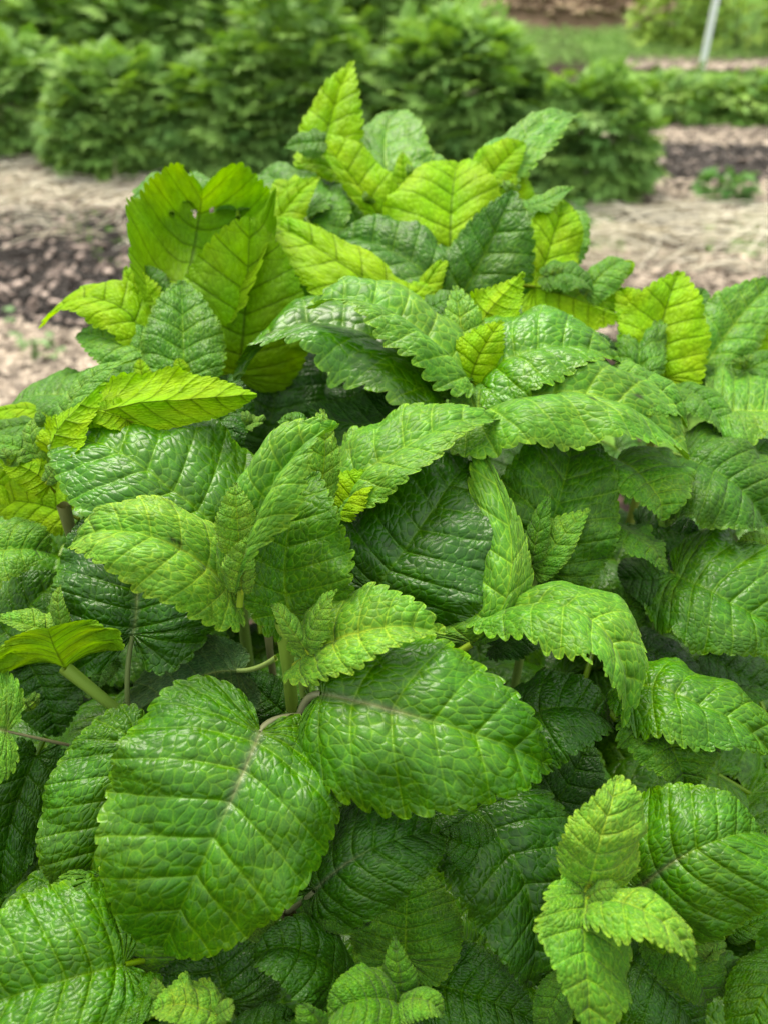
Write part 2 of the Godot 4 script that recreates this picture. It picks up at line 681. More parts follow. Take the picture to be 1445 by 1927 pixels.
func make_ground() -> void:
	earth("soil", Color(0.12, 0.095, 0.078), Color(0.30, 0.25, 0.21), 2.2, 1.2)
	earth("mulch", Color(0.17, 0.14, 0.105), Color(0.42, 0.355, 0.275), 3.1, 1.0)
	earth("turf", Color(0.24, 0.38, 0.12), Color(0.42, 0.56, 0.22), 1.5, 1.5)
	var st := SurfaceTool.new()
	st.begin(Mesh.PRIMITIVE_TRIANGLES)
	st.set_normal(Vector3.UP)
	for v in [Vector3(-80, 0, 20), Vector3(-80, 0, -120), Vector3(80, 0, 20), Vector3(80, 0, 20), Vector3(-80, 0, -120), Vector3(80, 0, -120)]:
		st.add_vertex(v)
	put("ground", st.commit(), mats["soil"]).set_meta("kind", "structure")
	var lawn := [ground_at(-300, 150), ground_at(1900, 120), Vector3(45, 0, -60), Vector3(-45, 0, -60)]
	sheet("lawn", lawn, 0.004, mats["turf"])
	var left_straw := [ground_at(-250, 415), ground_at(330, 395), ground_at(420, 300), ground_at(-250, 265)]
	sheet("straw_path", left_straw, 0.004, mats["mulch"])
	var left_chips := [ground_at(-260, 830), ground_at(300, 760), ground_at(300, 650), ground_at(-260, 590)]
	sheet("mulch_path", left_chips, 0.004, mats["mulch"])
	var right_chips := [ground_at(1000, 640), ground_at(1750, 660), ground_at(1750, 500), ground_at(980, 478)]
	sheet("mulch_path", right_chips, 0.008, mats["mulch"])
	var right_straw := [ground_at(1040, 462), ground_at(1750, 478), ground_at(1750, 408), ground_at(1090, 392)]
	var mid_chips := [ground_at(1100, 408), ground_at(1750, 415), ground_at(1750, 350), ground_at(1150, 345)]
	var far_chips := [ground_at(950, 272), ground_at(1750, 292), ground_at(1750, 255), ground_at(950, 236)]
	sheet("mulch_path", far_chips, 0.008, mats["mulch"])
	var rear_chips := [ground_at(1180, 135), ground_at(1800, 142), ground_at(1800, 122), ground_at(1180, 112)]
	sheet("mulch_path", rear_chips, 0.010, mats["mulch"])
	var soil_bed := [ground_at(-260, 600), ground_at(420, 640), ground_at(420, 395), ground_at(-260, 410)]
	var right_bed := [ground_at(900, 350), ground_at(1750, 352), ground_at(1750, 290), ground_at(1000, 270)]
	var clods := [lump_mesh(Vector3(0.030, 0.016, 0.026), 0.35, 1), lump_mesh(Vector3(0.018, 0.012, 0.014), 0.4, 2), lump_mesh(Vector3(0.045, 0.022, 0.035), 0.3, 3)]
	var chips := [lump_mesh(Vector3(0.034, 0.005, 0.013), 0.3, 4), lump_mesh(Vector3(0.022, 0.005, 0.015), 0.35, 5), lump_mesh(Vector3(0.050, 0.006, 0.010), 0.25, 6), lump_mesh(Vector3(0.028, 0.006, 0.020), 0.3, 7)]
	var straws := [blade_mesh(0.20, 0.0035, 0.012), blade_mesh(0.13, 0.003, 0.006), blade_mesh(0.28, 0.004, 0.02)]
	var dark_low := Color(0.022, 0.016, 0.012)
	var dark_high := Color(0.075, 0.062, 0.052)
	scatter("soil_crumbs", "dark crumbly soil of the bed left of the lemon balm", "soil", clods, soil_bed, 14000, dark_low, dark_high * 0.8, 0.12, 0.48, 0.3, 0.0)
	scatter("soil_crumbs", "dark soil of the bed between two mulch strips at right", "soil", clods, right_bed, 6000, dark_low, dark_high, 0.25, 0.9, 0.3, 0.0)
	var tan_low := Color(0.09, 0.068, 0.048)
	var tan_high := Color(0.52, 0.43, 0.33)
	scatter("chip_mulch", "pinkish wood chip mulch in front of the dark bed at left", "mulch", chips, left_chips, 4200, tan_low, tan_high, 0.6, 1.3, 0.25, 0.006)
	scatter("chip_mulch", "wood chip mulch behind the plant at right, below the straw", "mulch", chips, right_chips, 2300, tan_low, tan_high, 0.6, 1.3, 0.25, 0.01)
	scatter("chip_mulch", "narrow wood chip strip just behind the straw at right", "mulch", chips, mid_chips, 1300, tan_low, tan_high, 0.7, 1.5, 0.25, 0.008)
	scatter("chip_mulch", "wood chip strip between the dark bed and low green row", "mulch", chips, far_chips, 2200, tan_low, tan_high, 0.8, 1.7, 0.25, 0.01)
	scatter("chip_mulch", "far wood chip strip behind the white stake", "mulch", chips, rear_chips, 2400, tan_low, tan_high, 1.0, 2.0, 0.25, 0.012)
	scatter("chip_mulch", "scattered chips and debris on the dark bed at left", "mulch", chips, soil_bed, 420, Color(0.10, 0.07, 0.055), Color(0.42, 0.33, 0.27), 0.5, 1.4, 0.3, 0.012)
	scatter("chip_mulch", "sparse chips lying on the dark bed at right", "mulch", chips, right_bed, 240, Color(0.12, 0.09, 0.07), Color(0.42, 0.34, 0.28), 0.6, 1.4, 0.3, 0.012)
	var straw_low := Color(0.36, 0.31, 0.20)
	var straw_high := Color(0.82, 0.77, 0.62)
	scatter("straw_litter", "loose pale straw along the foot of the bushes at left", "straw", straws, left_straw, 1300, straw_low, straw_high, 0.5, 1.2, 0.12, 0.012)
	scatter("chip_mulch", "tan wood chips mixed into the straw at left", "mulch", chips, left_straw, 2200, tan_low, tan_high, 0.8, 1.6, 0.25, 0.008)
	scatter("straw_litter", "band of pale straw across the path at right", "straw", straws, right_straw, 420, straw_low, straw_high, 0.6, 1.3, 0.10, 0.018, 0.0)
	scatter("straw_litter", "few straws strewn over the chips behind the plant", "straw", straws, [ground_at(1000, 520), ground_at(1750, 530), ground_at(1750, 470), ground_at(1000, 455)], 330, straw_low, straw_high, 0.5, 1.0, 0.15, 0.018, 0.3)
	scatter("straw_litter", "few straws strewn over the dark bed at left", "straw", straws, [ground_at(-260, 470), ground_at(420, 470), ground_at(420, 395), ground_at(-260, 400)], 170, straw_low, straw_high, 0.4, 0.9, 0.15, 0.016)
	var blades := [blade_mesh(0.10, 0.004, 0.03), blade_mesh(0.07, 0.004, 0.02)]
	scatter("grass", "short mown grass of the lawn beyond the beds", "grass", blades, [ground_at(700, 135), ground_at(1700, 118), ground_at(1700, 30), ground_at(700, 30)], 9000, Color(0.12, 0.26, 0.04), Color(0.30, 0.48, 0.11), 0.8, 1.6, 0.9, 0.02)


func lobed_leaf(lobes: int, spread: float, narrow: float, droop: float) -> ArrayMesh:
	# a deeply cut leaf: pointed lobes round the end of the stalk, each folded along its vein
	var st := SurfaceTool.new()
	st.begin(Mesh.PRIMITIVE_TRIANGLES)
	st.set_smooth_group(-1)
	for k in lobes:
		var f := float(k) / (lobes - 1) * 2.0 - 1.0
		var a := f * spread
		var len := 1.0 - 0.40 * absf(f)
		var dir := Vector3(sin(a), 0, cos(a))
		var side := Vector3(dir.z, 0, -dir.x) * narrow * len
		var tip := dir * len + Vector3(0, -droop * len * len, 0)
		var mid := dir * len * 0.55 + Vector3(0, -droop * 0.25 * len, 0)
		var up := Vector3(0, 0.05, 0)
		for v in [Vector3.ZERO, mid + side * 0.75 + up, mid, Vector3.ZERO, mid, mid - side * 0.75 + up, mid, mid + side * 0.75 + up, tip, mid, tip, mid - side * 0.75 + up]:
			st.add_vertex(v)
		# two teeth on each lobe
		for h in [-1.0, 1.0]:
			var from := dir * len * 0.30
			var to: Vector3 = dir * len * 0.74 + side * 2.1 * h + Vector3(0, -droop * 0.45 * len, 0)
			for v in [from, to, mid] if h < 0.0 else [from, mid, to]:
				st.add_vertex(v)
	st.generate_normals()
	return st.commit()


func bush(called: String, label: String, category: String, foot: Vector3, mounds: Array, count: int, leaf_size: float, low: Color, high: Color, group := "", kind := 0) -> Node3D:
	# mounds: [offset, radii] of the rounded masses of leaves that make the outline
	var o := thing(called, label, category, foot, group)
	var shapes := [lobed_leaf(7, 1.7, 0.14, 0.10), lobed_leaf(5, 1.35, 0.16, 0.16)] if kind == 0 else [lobed_leaf(3, 0.9, 0.24, 0.3), lobed_leaf(3, 0.5, 0.30, 0.4)]
	var skin := FastNoiseLite.new()
	skin.seed = rng.randi() % 1000
	skin.frequency = 1.0
	for shape in shapes:
		var mm := MultiMesh.new()
		mm.transform_format = MultiMesh.TRANSFORM_3D
		mm.use_colors = true
		mm.mesh = shape
		mm.instance_count = count / 2
		for i in mm.instance_count:
			var m: Array = mounds[i % mounds.size()]
			var rad: Vector3 = m[1]
			var peak: float = (m[0] as Vector3).y + rad.y
			rad.y = peak * 0.64
			var d := Vector3(rng.randfn(), rng.randfn(), rng.randfn()).normalized()
			d.y = absf(d.y) * 1.3 - 0.55
			d = d.normalized()
			var depth := 1.0 - 0.42 * pow(rng.randf(), 1.6)
			depth *= 1.0 + 0.20 * skin.get_noise_3dv(d * 2.6 + (m[0] as Vector3) * 3.0) + 0.12 * skin.get_noise_3dv(d * 7.0)
			var p := Vector3(m[0].x, peak * 0.36, m[0].z) + d * rad * depth
			if p.y < 0.02:
				p.y = rng.randf_range(0.02, 0.12)
			var out := (d * Vector3(1, 0.35, 1) + Vector3(rng.randfn(0, 0.35), rng.randfn(0, 0.25), rng.randfn(0, 0.35))).normalized()
			var up := (Vector3.UP * 1.1 + d * 0.6 + Vector3(rng.randfn(0, 0.3), 0, rng.randfn(0, 0.3))).normalized()
			var x := up.cross(out).normalized()
			var b := Basis(x, out.cross(x).normalized(), out).scaled_local(Vector3.ONE * leaf_size * rng.randf_range(0.65, 1.25))
			mm.set_instance_transform(i, Transform3D(b, p))
			mm.set_instance_color(i, low.lerp(high, clampf(rng.randf() * 0.8 + 0.3 * skin.get_noise_3dv(p * 5.0), 0, 1)) * rng.randf_range(0.8, 1.2))
		var f := MultiMeshInstance3D.new()
		f.name = numbered("foliage", o)
		f.multimesh = mm
		f.material_override = mats["bush_leaf"]
		f.set_meta("kind", "stuff")
		o.add_child(f)
	for m in mounds:
		for k in 3:
			var c: Vector3 = m[0]
			var rad: Vector3 = m[1]
			var a := TAU * (k + rng.randf()) / 3.0
			var top := c + Vector3(cos(a) * rad.x * 0.45, rad.y * 0.6, sin(a) * rad.z * 0.45)
			var root := Vector3(c.x + cos(a) * 0.04, 0.0, c.z + sin(a) * 0.04)
			var path: Array[Vector3] = [root, root.lerp(top, 0.35) + Vector3(0, 0.03, 0), root.lerp(top, 0.7) + Vector3(0, 0.02, 0), top]
			var girth: Array[float] = [0.007, 0.006, 0.005, 0.003]
			put("stem", tube(path, girth, Color(0.10, 0.15, 0.04)), mats["stem_skin"], o)
	return o


func mound(dx: float, h: float, dz: float, rx: float, ry: float, rz: float) -> Array:
	return [Vector3(dx, h, dz), Vector3(rx, ry, rz)]


func make_background() -> void:
	var g := "cut-leaved bushes in the row behind the bed"
	var low := Color(0.150, 0.31, 0.075)
	var high := Color(0.38, 0.60, 0.140)
	bush("bush", "cut-leaved green bush at the left end of the row, above the straw", "bush", ground_at(55, 285), [mound(0, 0.22, 0, 0.27, 0.20, 0.24), mound(-0.42, 0.20, 0.05, 0.26, 0.20, 0.24)], 1500, 0.085, low, high, g)
	bush("bush", "low cut-leaved bush behind the dry grass stalk", "bush", ground_at(235, 322), [mound(0, 0.22, 0, 0.235, 0.18, 0.22)], 1100, 0.08, low, high, g)
	bush("bush", "smallest cut-leaved bush, between the low bush and the tall one", "bush", ground_at(385, 325), [mound(0, 0.17, 0, 0.17, 0.17, 0.18)], 700, 0.08, low, high, g)
	bush("bush", "tall dark cut-leaved bush behind the topmost lime leaf", "bush", ground_at(565, 330), [mound(0, 0.32, -0.05, 0.26, 0.27, 0.24), mound(-0.18, 0.22, 0.02, 0.16, 0.22, 0.18), mound(0.16, 0.24, 0.05, 0.17, 0.20, 0.18)], 2300, 0.085, low, high * 0.9, g)
	bush("bush", "round-topped cut-leaved bush with a bare stick in front", "bush", ground_at(848, 345), [mound(0, 0.27, 0, 0.30, 0.25, 0.27)], 1700, 0.085, low, high, g)
	bush("bush", "low cut-leaved bush at the right end of the row", "bush", ground_at(1092, 368), [mound(0, 0.19, 0, 0.20, 0.18, 0.19)], 1000, 0.075, low, high * 0.95, g)
	var g2 := "bushes of the second row"
	bush("bush", "blurred bush of the second row at the far left", "bush", ground_at(-30, 175), [mound(0, 0.30, 0, 0.55, 0.34, 0.3), mound(0.7, 0.28, 0.1, 0.5, 0.30, 0.3)], 2000, 0.10, low, high, g2)
	bush("bush", "blurred bush of the second row behind the low bush", "bush", ground_at(330, 185), [mound(0, 0.30, 0, 0.5, 0.30, 0.3), mound(0.6, 0.34, 0.1, 0.4, 0.36, 0.3)], 2000, 0.10, low, high, g2)
	bush("bush", "blurred bush of the second row, beside the lawn", "bush", ground_at(720, 195), [mound(0, 0.34, 0, 0.4, 0.30, 0.3)], 1300, 0.10, low, high, g2)
	for k in 5:
		var words: String = ["leftmost low bedding plant, beside the last bush of the row", "low bedding plant just left of the white stake", "low bedding plant in front of the white stake", "low bedding plant right of the white stake, over the pale patch", "low bedding plant at the right frame edge"][k]
		bush("bedding_plant", words, "plant", ground_at(1215 + k * 58, 232 + (k % 2) * 6), [mound(0, 0.05 + 0.02 * (k % 3), 0, 0.12 + 0.02 * (k % 2), 0.10, 0.12), mound(0.06 - 0.05 * (k % 3), 0.08, -0.22, 0.13, 0.10, 0.13)], 260, 0.07, Color(0.10, 0.24, 0.04), Color(0.32, 0.50, 0.09), "low plants in the row before the white stake", 1)
	bush("shrub", "loose yellow-green shrub standing on the lawn behind the stake", "shrub", ground_at(1390, 100), [mound(0, 0.45, 0, 0.5, 0.4, 0.4), mound(-0.5, 0.35, 0, 0.3, 0.3, 0.3), mound(0.8, 0.5, 0.1, 0.6, 0.5, 0.5)], 1300, 0.10, Color(0.20, 0.34, 0.05), Color(0.42, 0.58, 0.10), "", 1)
	bush("weed", "small green weed on the chip strip at right", "weed", ground_at(1362, 388), [mound(0, 0.04, 0, 0.085, 0.05, 0.06)], 60, 0.05, Color(0.10, 0.26, 0.06), Color(0.20, 0.40, 0.10))
	bush("weed", "low weed at the foot of the rightmost bush", "weed", ground_at(1030, 440), [mound(0, 0.03, 0, 0.10, 0.05, 0.08)], 70, 0.05, Color(0.09, 0.22, 0.05), Color(0.18, 0.36, 0.09))
	bush("weed", "tiny pale weed among the wood chips at left", "weed", ground_at(80, 680), [mound(0, 0.010, 0, 0.035, 0.02, 0.03)], 10, 0.03, Color(0.22, 0.40, 0.16), Color(0.34, 0.52, 0.22), "", 1)

	# heap of wood chips on the lawn
	var foot := ground_at(1105, 62)
	var heap := thing("chip_pile", "large brown heap of wood chips on the lawn", "heap", foot)
	var st := SurfaceTool.new()
	st.begin(Mesh.PRIMITIVE_TRIANGLES)
	var n := 36
	var top := func(i: int, j: int) -> Vector3:
		var r := float(i) / 14.0
		var a := TAU * (j % n) / n
		var h := 0.66 * pow(maxf(0.0, 1.0 - r), 0.75) * (1.0 + 0.35 * mottle.get_noise_2d(cos(a) * r * 3.0, sin(a) * r * 3.0))
		return Vector3(cos(a) * r * 0.92, h + 0.07 * mottle.get_noise_2d(cos(a) * r * 14.0, sin(a) * r * 14.0) * (1.0 - r), sin(a) * r * 0.8 - 0.5)
	for i in 14:
		for j in n:
			for v in [top.call(i, j), top.call(i, j + 1), top.call(i + 1, j), top.call(i, j + 1), top.call(i + 1, j + 1), top.call(i + 1, j)]:
				st.set_color(Color(0.20, 0.13, 0.075))
				st.add_vertex(v)
	st.generate_normals()
	put("mound", st.commit(), mats["wood"], heap)
	var mm := MultiMesh.new()
	mm.transform_format = MultiMesh.TRANSFORM_3D
	mm.use_colors = true
	mm.mesh = lump_mesh(Vector3(0.08, 0.02, 0.035), 0.3, 9)
	mm.instance_count = 2600
	for i in 2600:
		var r := sqrt(rng.randf())
		var p: Vector3 = (top.call(int(r * 13.0), rng.randi() % n) as Vector3).lerp(Vector3(0, 0, -0.5), 0.0)
		p += Vector3(rng.randfn(0, 0.05), 0.02, rng.randfn(0, 0.05))
		mm.set_instance_transform(i, Transform3D(Basis.from_euler(Vector3(rng.randfn(0, 0.5), rng.randf() * TAU, rng.randfn(0, 0.5))), p))
		mm.set_instance_color(i, Color(0.13, 0.08, 0.045).lerp(Color(0.52, 0.38, 0.24), rng.randf()))
	var ch := MultiMeshInstance3D.new()
	ch.name = "chips"
	ch.multimesh = mm
	ch.material_override = mats["litter"]
	ch.set_meta("kind", "stuff")
	heap.add_child(ch)

	# dark trees that close the garden
	var names := ["dark tree behind the left bushes, its trunk out of frame", "dark broad tree beyond the tall bush", "dark tree between the round bush and the chip heap", "dark tree behind the chip heap", "dark tree beyond the shrub at right"]
	for k in 5:
		far_tree(Vector3(-9.0 + k * 4.6, 0, -17.0 - (k % 2) * 1.8), names[k])

	# white stake
	var sp := ground_at(1308, 182)
	var stake := thing("stake", "white flat garden stake standing among the low plants", "stake", sp)
	var sw := 0.016
	st = SurfaceTool.new()
	st.begin(Mesh.PRIMITIVE_TRIANGLES)
	var ring: Array[Vector3] = []
	for q in [Vector2(-sw, 0.006), Vector2(-sw * 0.25, 0.006), Vector2(-sw * 0.1, 0.002), Vector2(sw * 0.1, 0.002), Vector2(sw * 0.25, 0.006), Vector2(sw, 0.006), Vector2(sw, -0.006), Vector2(-sw, -0.006)]:
		ring.append(Vector3(q.x, 0, q.y))
	for k in ring.size():
		var a := ring[k]
		var b := ring[(k + 1) % ring.size()]
		var up := Vector3(0.012, 1.5, -0.01)
		for v in [a, a + up, b, b, a + up, b + up]:
			st.set_color(Color(0.92, 0.93, 0.95))
			st.add_vertex(v)
	for k in range(1, 7):
		for v in [ring[0], ring[k], ring[k + 1]]:
			st.set_color(Color(0.92, 0.93, 0.95))
			st.add_vertex(v + Vector3(0.012, 1.5, -0.01))
	st.generate_normals()
	put("board", st.commit(), mats["paint"], stake)

	# bare stick in the round bush and a dry stalk in the straw
	var a := ground_at(908, 300) + Vector3(0, 0, 0.26)
	var stick := put("stick", tube([Vector3.ZERO, Vector3(-0.004, 0.15, 0.005), Vector3(-0.018, 0.27, 0.0), Vector3(-0.035, 0.36, -0.01)] as Array[Vector3], [0.008, 0.007, 0.006, 0.005] as Array[float], Color(0.34, 0.30, 0.24), 7), mats["wood"])
	stick.position = a
	tag(stick, "bare grey stick leaning upright before the round bush", "stick")
	var stalk := put("dry_stalk", tube([Vector3.ZERO, Vector3(0.002, 0.05, 0.0), Vector3(0.012, 0.10, 0.0)] as Array[Vector3], [0.006, 0.006, 0.003] as Array[float], Color(0.55, 0.48, 0.33), 6), mats["wood"])
	stalk.position = ground_at(222, 352)
	tag(stalk, "pale dry grass stalk standing in front of the low bush", "stalk")


func far_tree(foot: Vector3, label: String) -> void:
	var o := thing("tree", label, "tree", foot, "dark trees closing the garden")
	put("trunk", tube([Vector3(0, 0, 0), Vector3(0.1, 1.2, 0), Vector3(0.0, 2.6, 0.1), Vector3(0.1, 4.5, 0)] as Array[Vector3], [0.22, 0.17, 0.13, 0.06] as Array[float], Color(0.10, 0.075, 0.05), 9), mats["wood"], o)
	var mm := MultiMesh.new()
	mm.transform_format = MultiMesh.TRANSFORM_3D
	mm.use_colors = true
	mm.mesh = lobed_leaf(5, 1.4, 0.22, 0.3)
	mm.instance_count = 5000
	for i in 5000:
		var d := Vector3(rng.randfn(), rng.randfn(), rng.randfn()).normalized()
		var p := d * Vector3(2.7, 2.4, 2.2) * (1.0 - 0.5 * pow(rng.randf(), 2.0)) * (1.0 + 0.3 * mottle.get_noise_3dv(d * 2.0 + foot)) + Vector3(0, 2.5, 0)
		p.y = maxf(p.y, 0.15 + rng.randf() * 0.3)
		mm.set_instance_transform(i, Transform3D(Basis.from_euler(Vector3(rng.randfn(0, 0.7), rng.randf() * TAU, rng.randfn(0, 0.7))).scaled(Vector3.ONE * rng.randf_range(0.22, 0.42)), p))
		mm.set_instance_color(i, Color(0.022, 0.055, 0.016).lerp(Color(0.06, 0.13, 0.03), rng.randf()))
	var c := MultiMeshInstance3D.new()
	c.name = "crown"
	c.multimesh = mm
	c.material_override = mats["bush_leaf"]
	c.set_meta("kind", "stuff")
	o.add_child(c)


# ---------------------------------------------------------------- the lemon balm

func shoot(node_at: Vector3, root: Vector3, thick := 0.0022, tint := Color(0.16, 0.28, 0.05), lean := Vector3.ZERO) -> MeshInstance3D:
	# a stem from the crown of the plant up to its newest pair of leaves
	var o := MeshInstance3D.new()
	o.name = "shoot"
	plant.add_child(o, true)
	o.position = root - plant.position
	var end := node_at - root
	var path: Array[Vector3] = []
	var girth: Array[float] = []
	for k in 25:
		var f := k / 24.0
		var flat := Vector3(end.x, 0, end.z) * (1.0 - pow(1.0 - f, 2.4))
		var p := flat + Vector3(0, end.y * f, 0) + lean * (1.0 - f) * pow(f, 3.0) * 4.0 + Vector3(mottle.get_noise_1d(f * 2.0 + end.x * 50.0), 0, mottle.get_noise_1d(f * 2.0 + 40.0 + end.z * 50.0)) * 0.008 * sin(f * PI)
		path.append(p)
		var joint := 1.0 + 0.35 * pow(absf(cos(f * PI * 5.0)), 24.0)
		girth.append(thick * lerpf(1.35, 0.8, f) * joint)
	o.mesh = hairy_stem(path, girth, tint)
	o.material_override = mats["stem_skin"]
	return o


func hairy_stem(path: Array[Vector3], girth: Array[float], tint: Color) -> ArrayMesh:
	# the square, ridged stem with the short hairs of its upper part
	var pos := PackedVector3Array()
	var norm := PackedVector3Array()
	var uv := PackedVector2Array()
	var col := PackedColorArray()
	var idx := PackedInt32Array()
	add_tube_arrays(path, girth, tint, pos, norm, uv, col, idx, 16)
	for k in path.size():
		var c := path[k]
		var streak := 1.0 + 0.25 * mottle.get_noise_1d(k * 1.7 + c.x * 90.0)
		for v in 17:
			var i := k * 17 + v
			pos[i] = c + (pos[i] - c) * (1.0 + 0.13 * cos(v / 16.0 * TAU * 4.0))
			col[i] = Color(tint.r * streak * (1.0 + 0.5 * absf(mottle.get_noise_1d(k * 0.9 + 30.0))), tint.g * streak, tint.b * streak)
	for h in 170:
		var f := rng.randf_range(0.55, 1.0) * (path.size() - 1)
		var k := mini(int(f), path.size() - 2)
		var c := path[k].lerp(path[k + 1], f - k)
		var along := (path[k + 1] - path[k]).normalized()
		var out := along.cross(Vector3(rng.randfn(), rng.randfn(), rng.randfn())).normalized()
		var side := out.cross(along) * 0.00006
		var root := c + out * girth[k] * 0.9
		var tip := root + out * rng.randf_range(0.0007, 0.0016) + along * rng.randf_range(-0.0003, 0.0003)
		var start := pos.size()
		for v in [root + side, root - side, root + along * 0.0001, tip]:
			pos.append(v)
			norm.append(out)
			uv.append(Vector2.ZERO)
			col.append(Color(0.40, 0.48, 0.28))
		idx.append_array([start, start + 1, start + 3, start + 1, start + 2, start + 3, start + 2, start, start + 3])
	var arr := []
	arr.resize(Mesh.ARRAY_MAX)
	arr[Mesh.ARRAY_VERTEX] = pos
	arr[Mesh.ARRAY_NORMAL] = norm
	arr[Mesh.ARRAY_COLOR] = col
	arr[Mesh.ARRAY_INDEX] = idx
	var mesh := ArrayMesh.new()
	mesh.add_surface_from_arrays(Mesh.PRIMITIVE_TRIANGLES, arr)
	return mesh


func root_at(dx: float, dz: float) -> Vector3:
	return plant.position + Vector3(dx, 0.0, dz)


func make_plant() -> void:
	plant = thing("lemon_balm", "large lemon balm plant with crinkled toothed green leaves filling the foreground", "plant", Vector3(0, 0, -0.36))
	var s: MeshInstance3D

	# the shoot in the middle front
	s = shoot(at(534, 1168, 268), root_at(-0.03, 0.09), 0.0025, Color(0.22, 0.38, 0.04))
	leaf(s, "round", "glossy", "mature", "490 1380 250, 402 1580 234, 290 1814 243, 618 1592 240, 212 1440 244, 566 1350 258", {"lobe": 0.95, "arch": 0.12, "stalk": Color(0.20, 0.20, 0.10)})
	leaf(s, "ovate", "glossy", "mature", "606 1307 252, 830 1362 240, 1058 1444 250, 802 1198 260, 722 1530 238, 566 1350 260", {"lobe": 0.3, "arch": 0.14, "stalk": Color(0.20, 0.20, 0.10)})
	leaf(s, "ovate", "glossy", "deep", "588 1322 262, 645 1420 257, 712 1510 258, 752 1468 262, 598 1430 256", {"lobe": 0.6, "arch": 0.25})
	leaf(s, "ovate", "soft", "mid", "547 1156 270, 540 1020 269, 592 878 276, 446 1085 262, 664 1045 256", {"lobe": 1.7, "arch": -0.05, "puff": 1.3})
	leaf(s, "ovate", "soft", "fresh", "455 1100 258, 508 930 254, 632 786 262, 482 885 270, 575 985 250", {"tp": 0.30, "lobe": 0.2, "arch": 0.45})
	leaf(s, "narrow", "soft", "young", "600 950 287, 612 850 284, 606 765 286, 556 860 284, 640 880 282", {})
	leaf(s, "narrow", "soft", "young", "452 1035 254, 447 970 250, 443 906 250, 406 990 250, 489 985 251", {"lobe": 0.6})
	leaf(s, "narrow", "soft", "young", "456 1108 254, 458 1055 249, 474 1004 249, 420 1062 250, 482 1062 248", {"lobe": 0.6})
	leaf(s, "narrow", "soft", "young", "572 1240 264, 690 1190 249, 845 1180 251, 648 1112 264, 652 1268 242", {"lobe": 1.4, "arch": 0.16, "puff": 1.2})
	leaf(s, "narrow", "soft", "young", "578 1216 256, 598 1160 251, 632 1106 251, 590 1155 258, 622 1185 249", {"arch": 0.2})
	leaf(s, "narrow", "soft", "young", "574 1222 254, 540 1175 250, 510 1134 252, 528 1190 250, 560 1165 256", {"arch": 0.2})
	leaf(s, "ovate", "soft", "young", "428 1104 264, 275 1008 250, 118 1020 262, 338 950 262, 318 1140 247", {"lobe": 1.0, "arch": 0.20, "puff": 1.25, "spots": [Vector2(-0.05, 0.32), Vector2(-0.1, 0.36)]})
	leaf(s, "round", "glossy", "deep", "250 1196 282, 258 1070 286, 232 940 302, 104 1070 286, 428 1130 287, 247 1372 292", {"lobe": 1.9, "stalk": Color(0.20, 0.26, 0.08)})
	leaf(s, "round", "soft", "under", "447 1262 288, 335 1290 290, 205 1385 294, 345 1205 292, 350 1390 290, 520 1238 284", {"under": true, "puff": -0.5, "stalk": Color(0.26, 0.36, 0.08)})
	s = shoot(at(500, 1140, 288), root_at(-0.03, 0.07), 0.0015, Color(0.20, 0.21, 0.09))
	leaf(s, "ovate", "glossy", "deep", "535 1340 300, 490 1300 300, 455 1260 306, 520 1270 305, 440 1330 300", {})
	s = shoot(at(571, 1262, 270), root_at(-0.022, 0.09), 0.0017, Color(0.20, 0.34, 0.05))
	leaf(s, "round", "glossy", "deep", "560 1345 295, 640 1380 296, 700 1450 300, 680 1340 300, 590 1440 292", {})

	# big dark leaf right of the middle and the rolled leaf beside it
	s = shoot(at(700, 1150, 306), root_at(0.02, 0.03), 0.0024)
	leaf(s, "round", "glossy", "deep", "700 1115 298, 790 995 297, 885 850 318, 640 938 315, 940 1100 288", {"lobe": 1.8, "arch": 0.08, "puff": 1.1})
	leaf(s, "ovate", "soft", "fresh", "886 1212 284, 965 1050 288, 882 808 316, 880 1080 306, 1012 1070 292", {"tp": 0.9, "arch": 0.25, "lobe": 0.3})
	leaf(s, "ovate", "soft", "fresh", "640 930 304, 770 835 300, 944 768 309, 690 800 320, 770 905 288", {"lobe": 1.2, "arch": 0.08})
	leaf(s, "narrow", "thin", "lime", "640 970 298, 665 930 298, 725 888 300, 602 912 303, 700 935 290", {"lobe": 0.5})
	leaf(s, "round", "soft", "deep", "820 775 345, 700 800 341, 578 770 345, 700 735 346, 690 880 332", {"under": true, "lobe": 0.8})
	leaf(s, "ovate", "glossy", "mature", "600 850 300, 560 800 296, 520 790 300, 575 780 300, 540 820 294", {})

	# big leaf at the upper left and its neighbours
	s = shoot(at(440, 1015, 305), root_at(-0.06, 0.03), 0.0024)
	leaf(s, "round", "glossy", "mature", "428 1012 296, 275 886 290, 100 795 308, 410 800 318, 185 1015 280", {"lobe": 1.3, "arch": 0.10, "puff": 1.15})
	leaf(s, "round", "thin", "lime", "165 778 300, 315 752 298, 476 752 312, 385 682 310, 345 800 300", {"under": true, "arch": 0.15, "lobe": 0.5})
	leaf(s, "ovate", "thin", "lime", "240 790 299, 195 775 298, 152 772 301, 205 745 303, 195 802 296", {"under": true})
	leaf(s, "narrow", "thin", "lime", "96 885 302, 108 810 296, 203 728 302, 80 800 306, 160 815 290", {"under": true, "lobe": 0.4})
	leaf(s, "ovate", "soft", "fresh", "120 800 318, 160 728 322, 246 672 330, 130 742 330, 205 730 318", {"arch": 0.2})
	leaf(s, "ovate", "glossy", "deep", "390 830 330, 420 790 335, 470 770 345, 470 820 335, 380 760 345", {})

	# young tips at the left edge
	s = shoot(at(120, 950, 318), root_at(-0.12, 0.02), 0.0022, Color(0.20, 0.24, 0.08))
	leaf(s, "narrow", "soft", "young", "92 888 312, 62 830 310, 62 782 314, 40 830 312, 98 850 310", {})
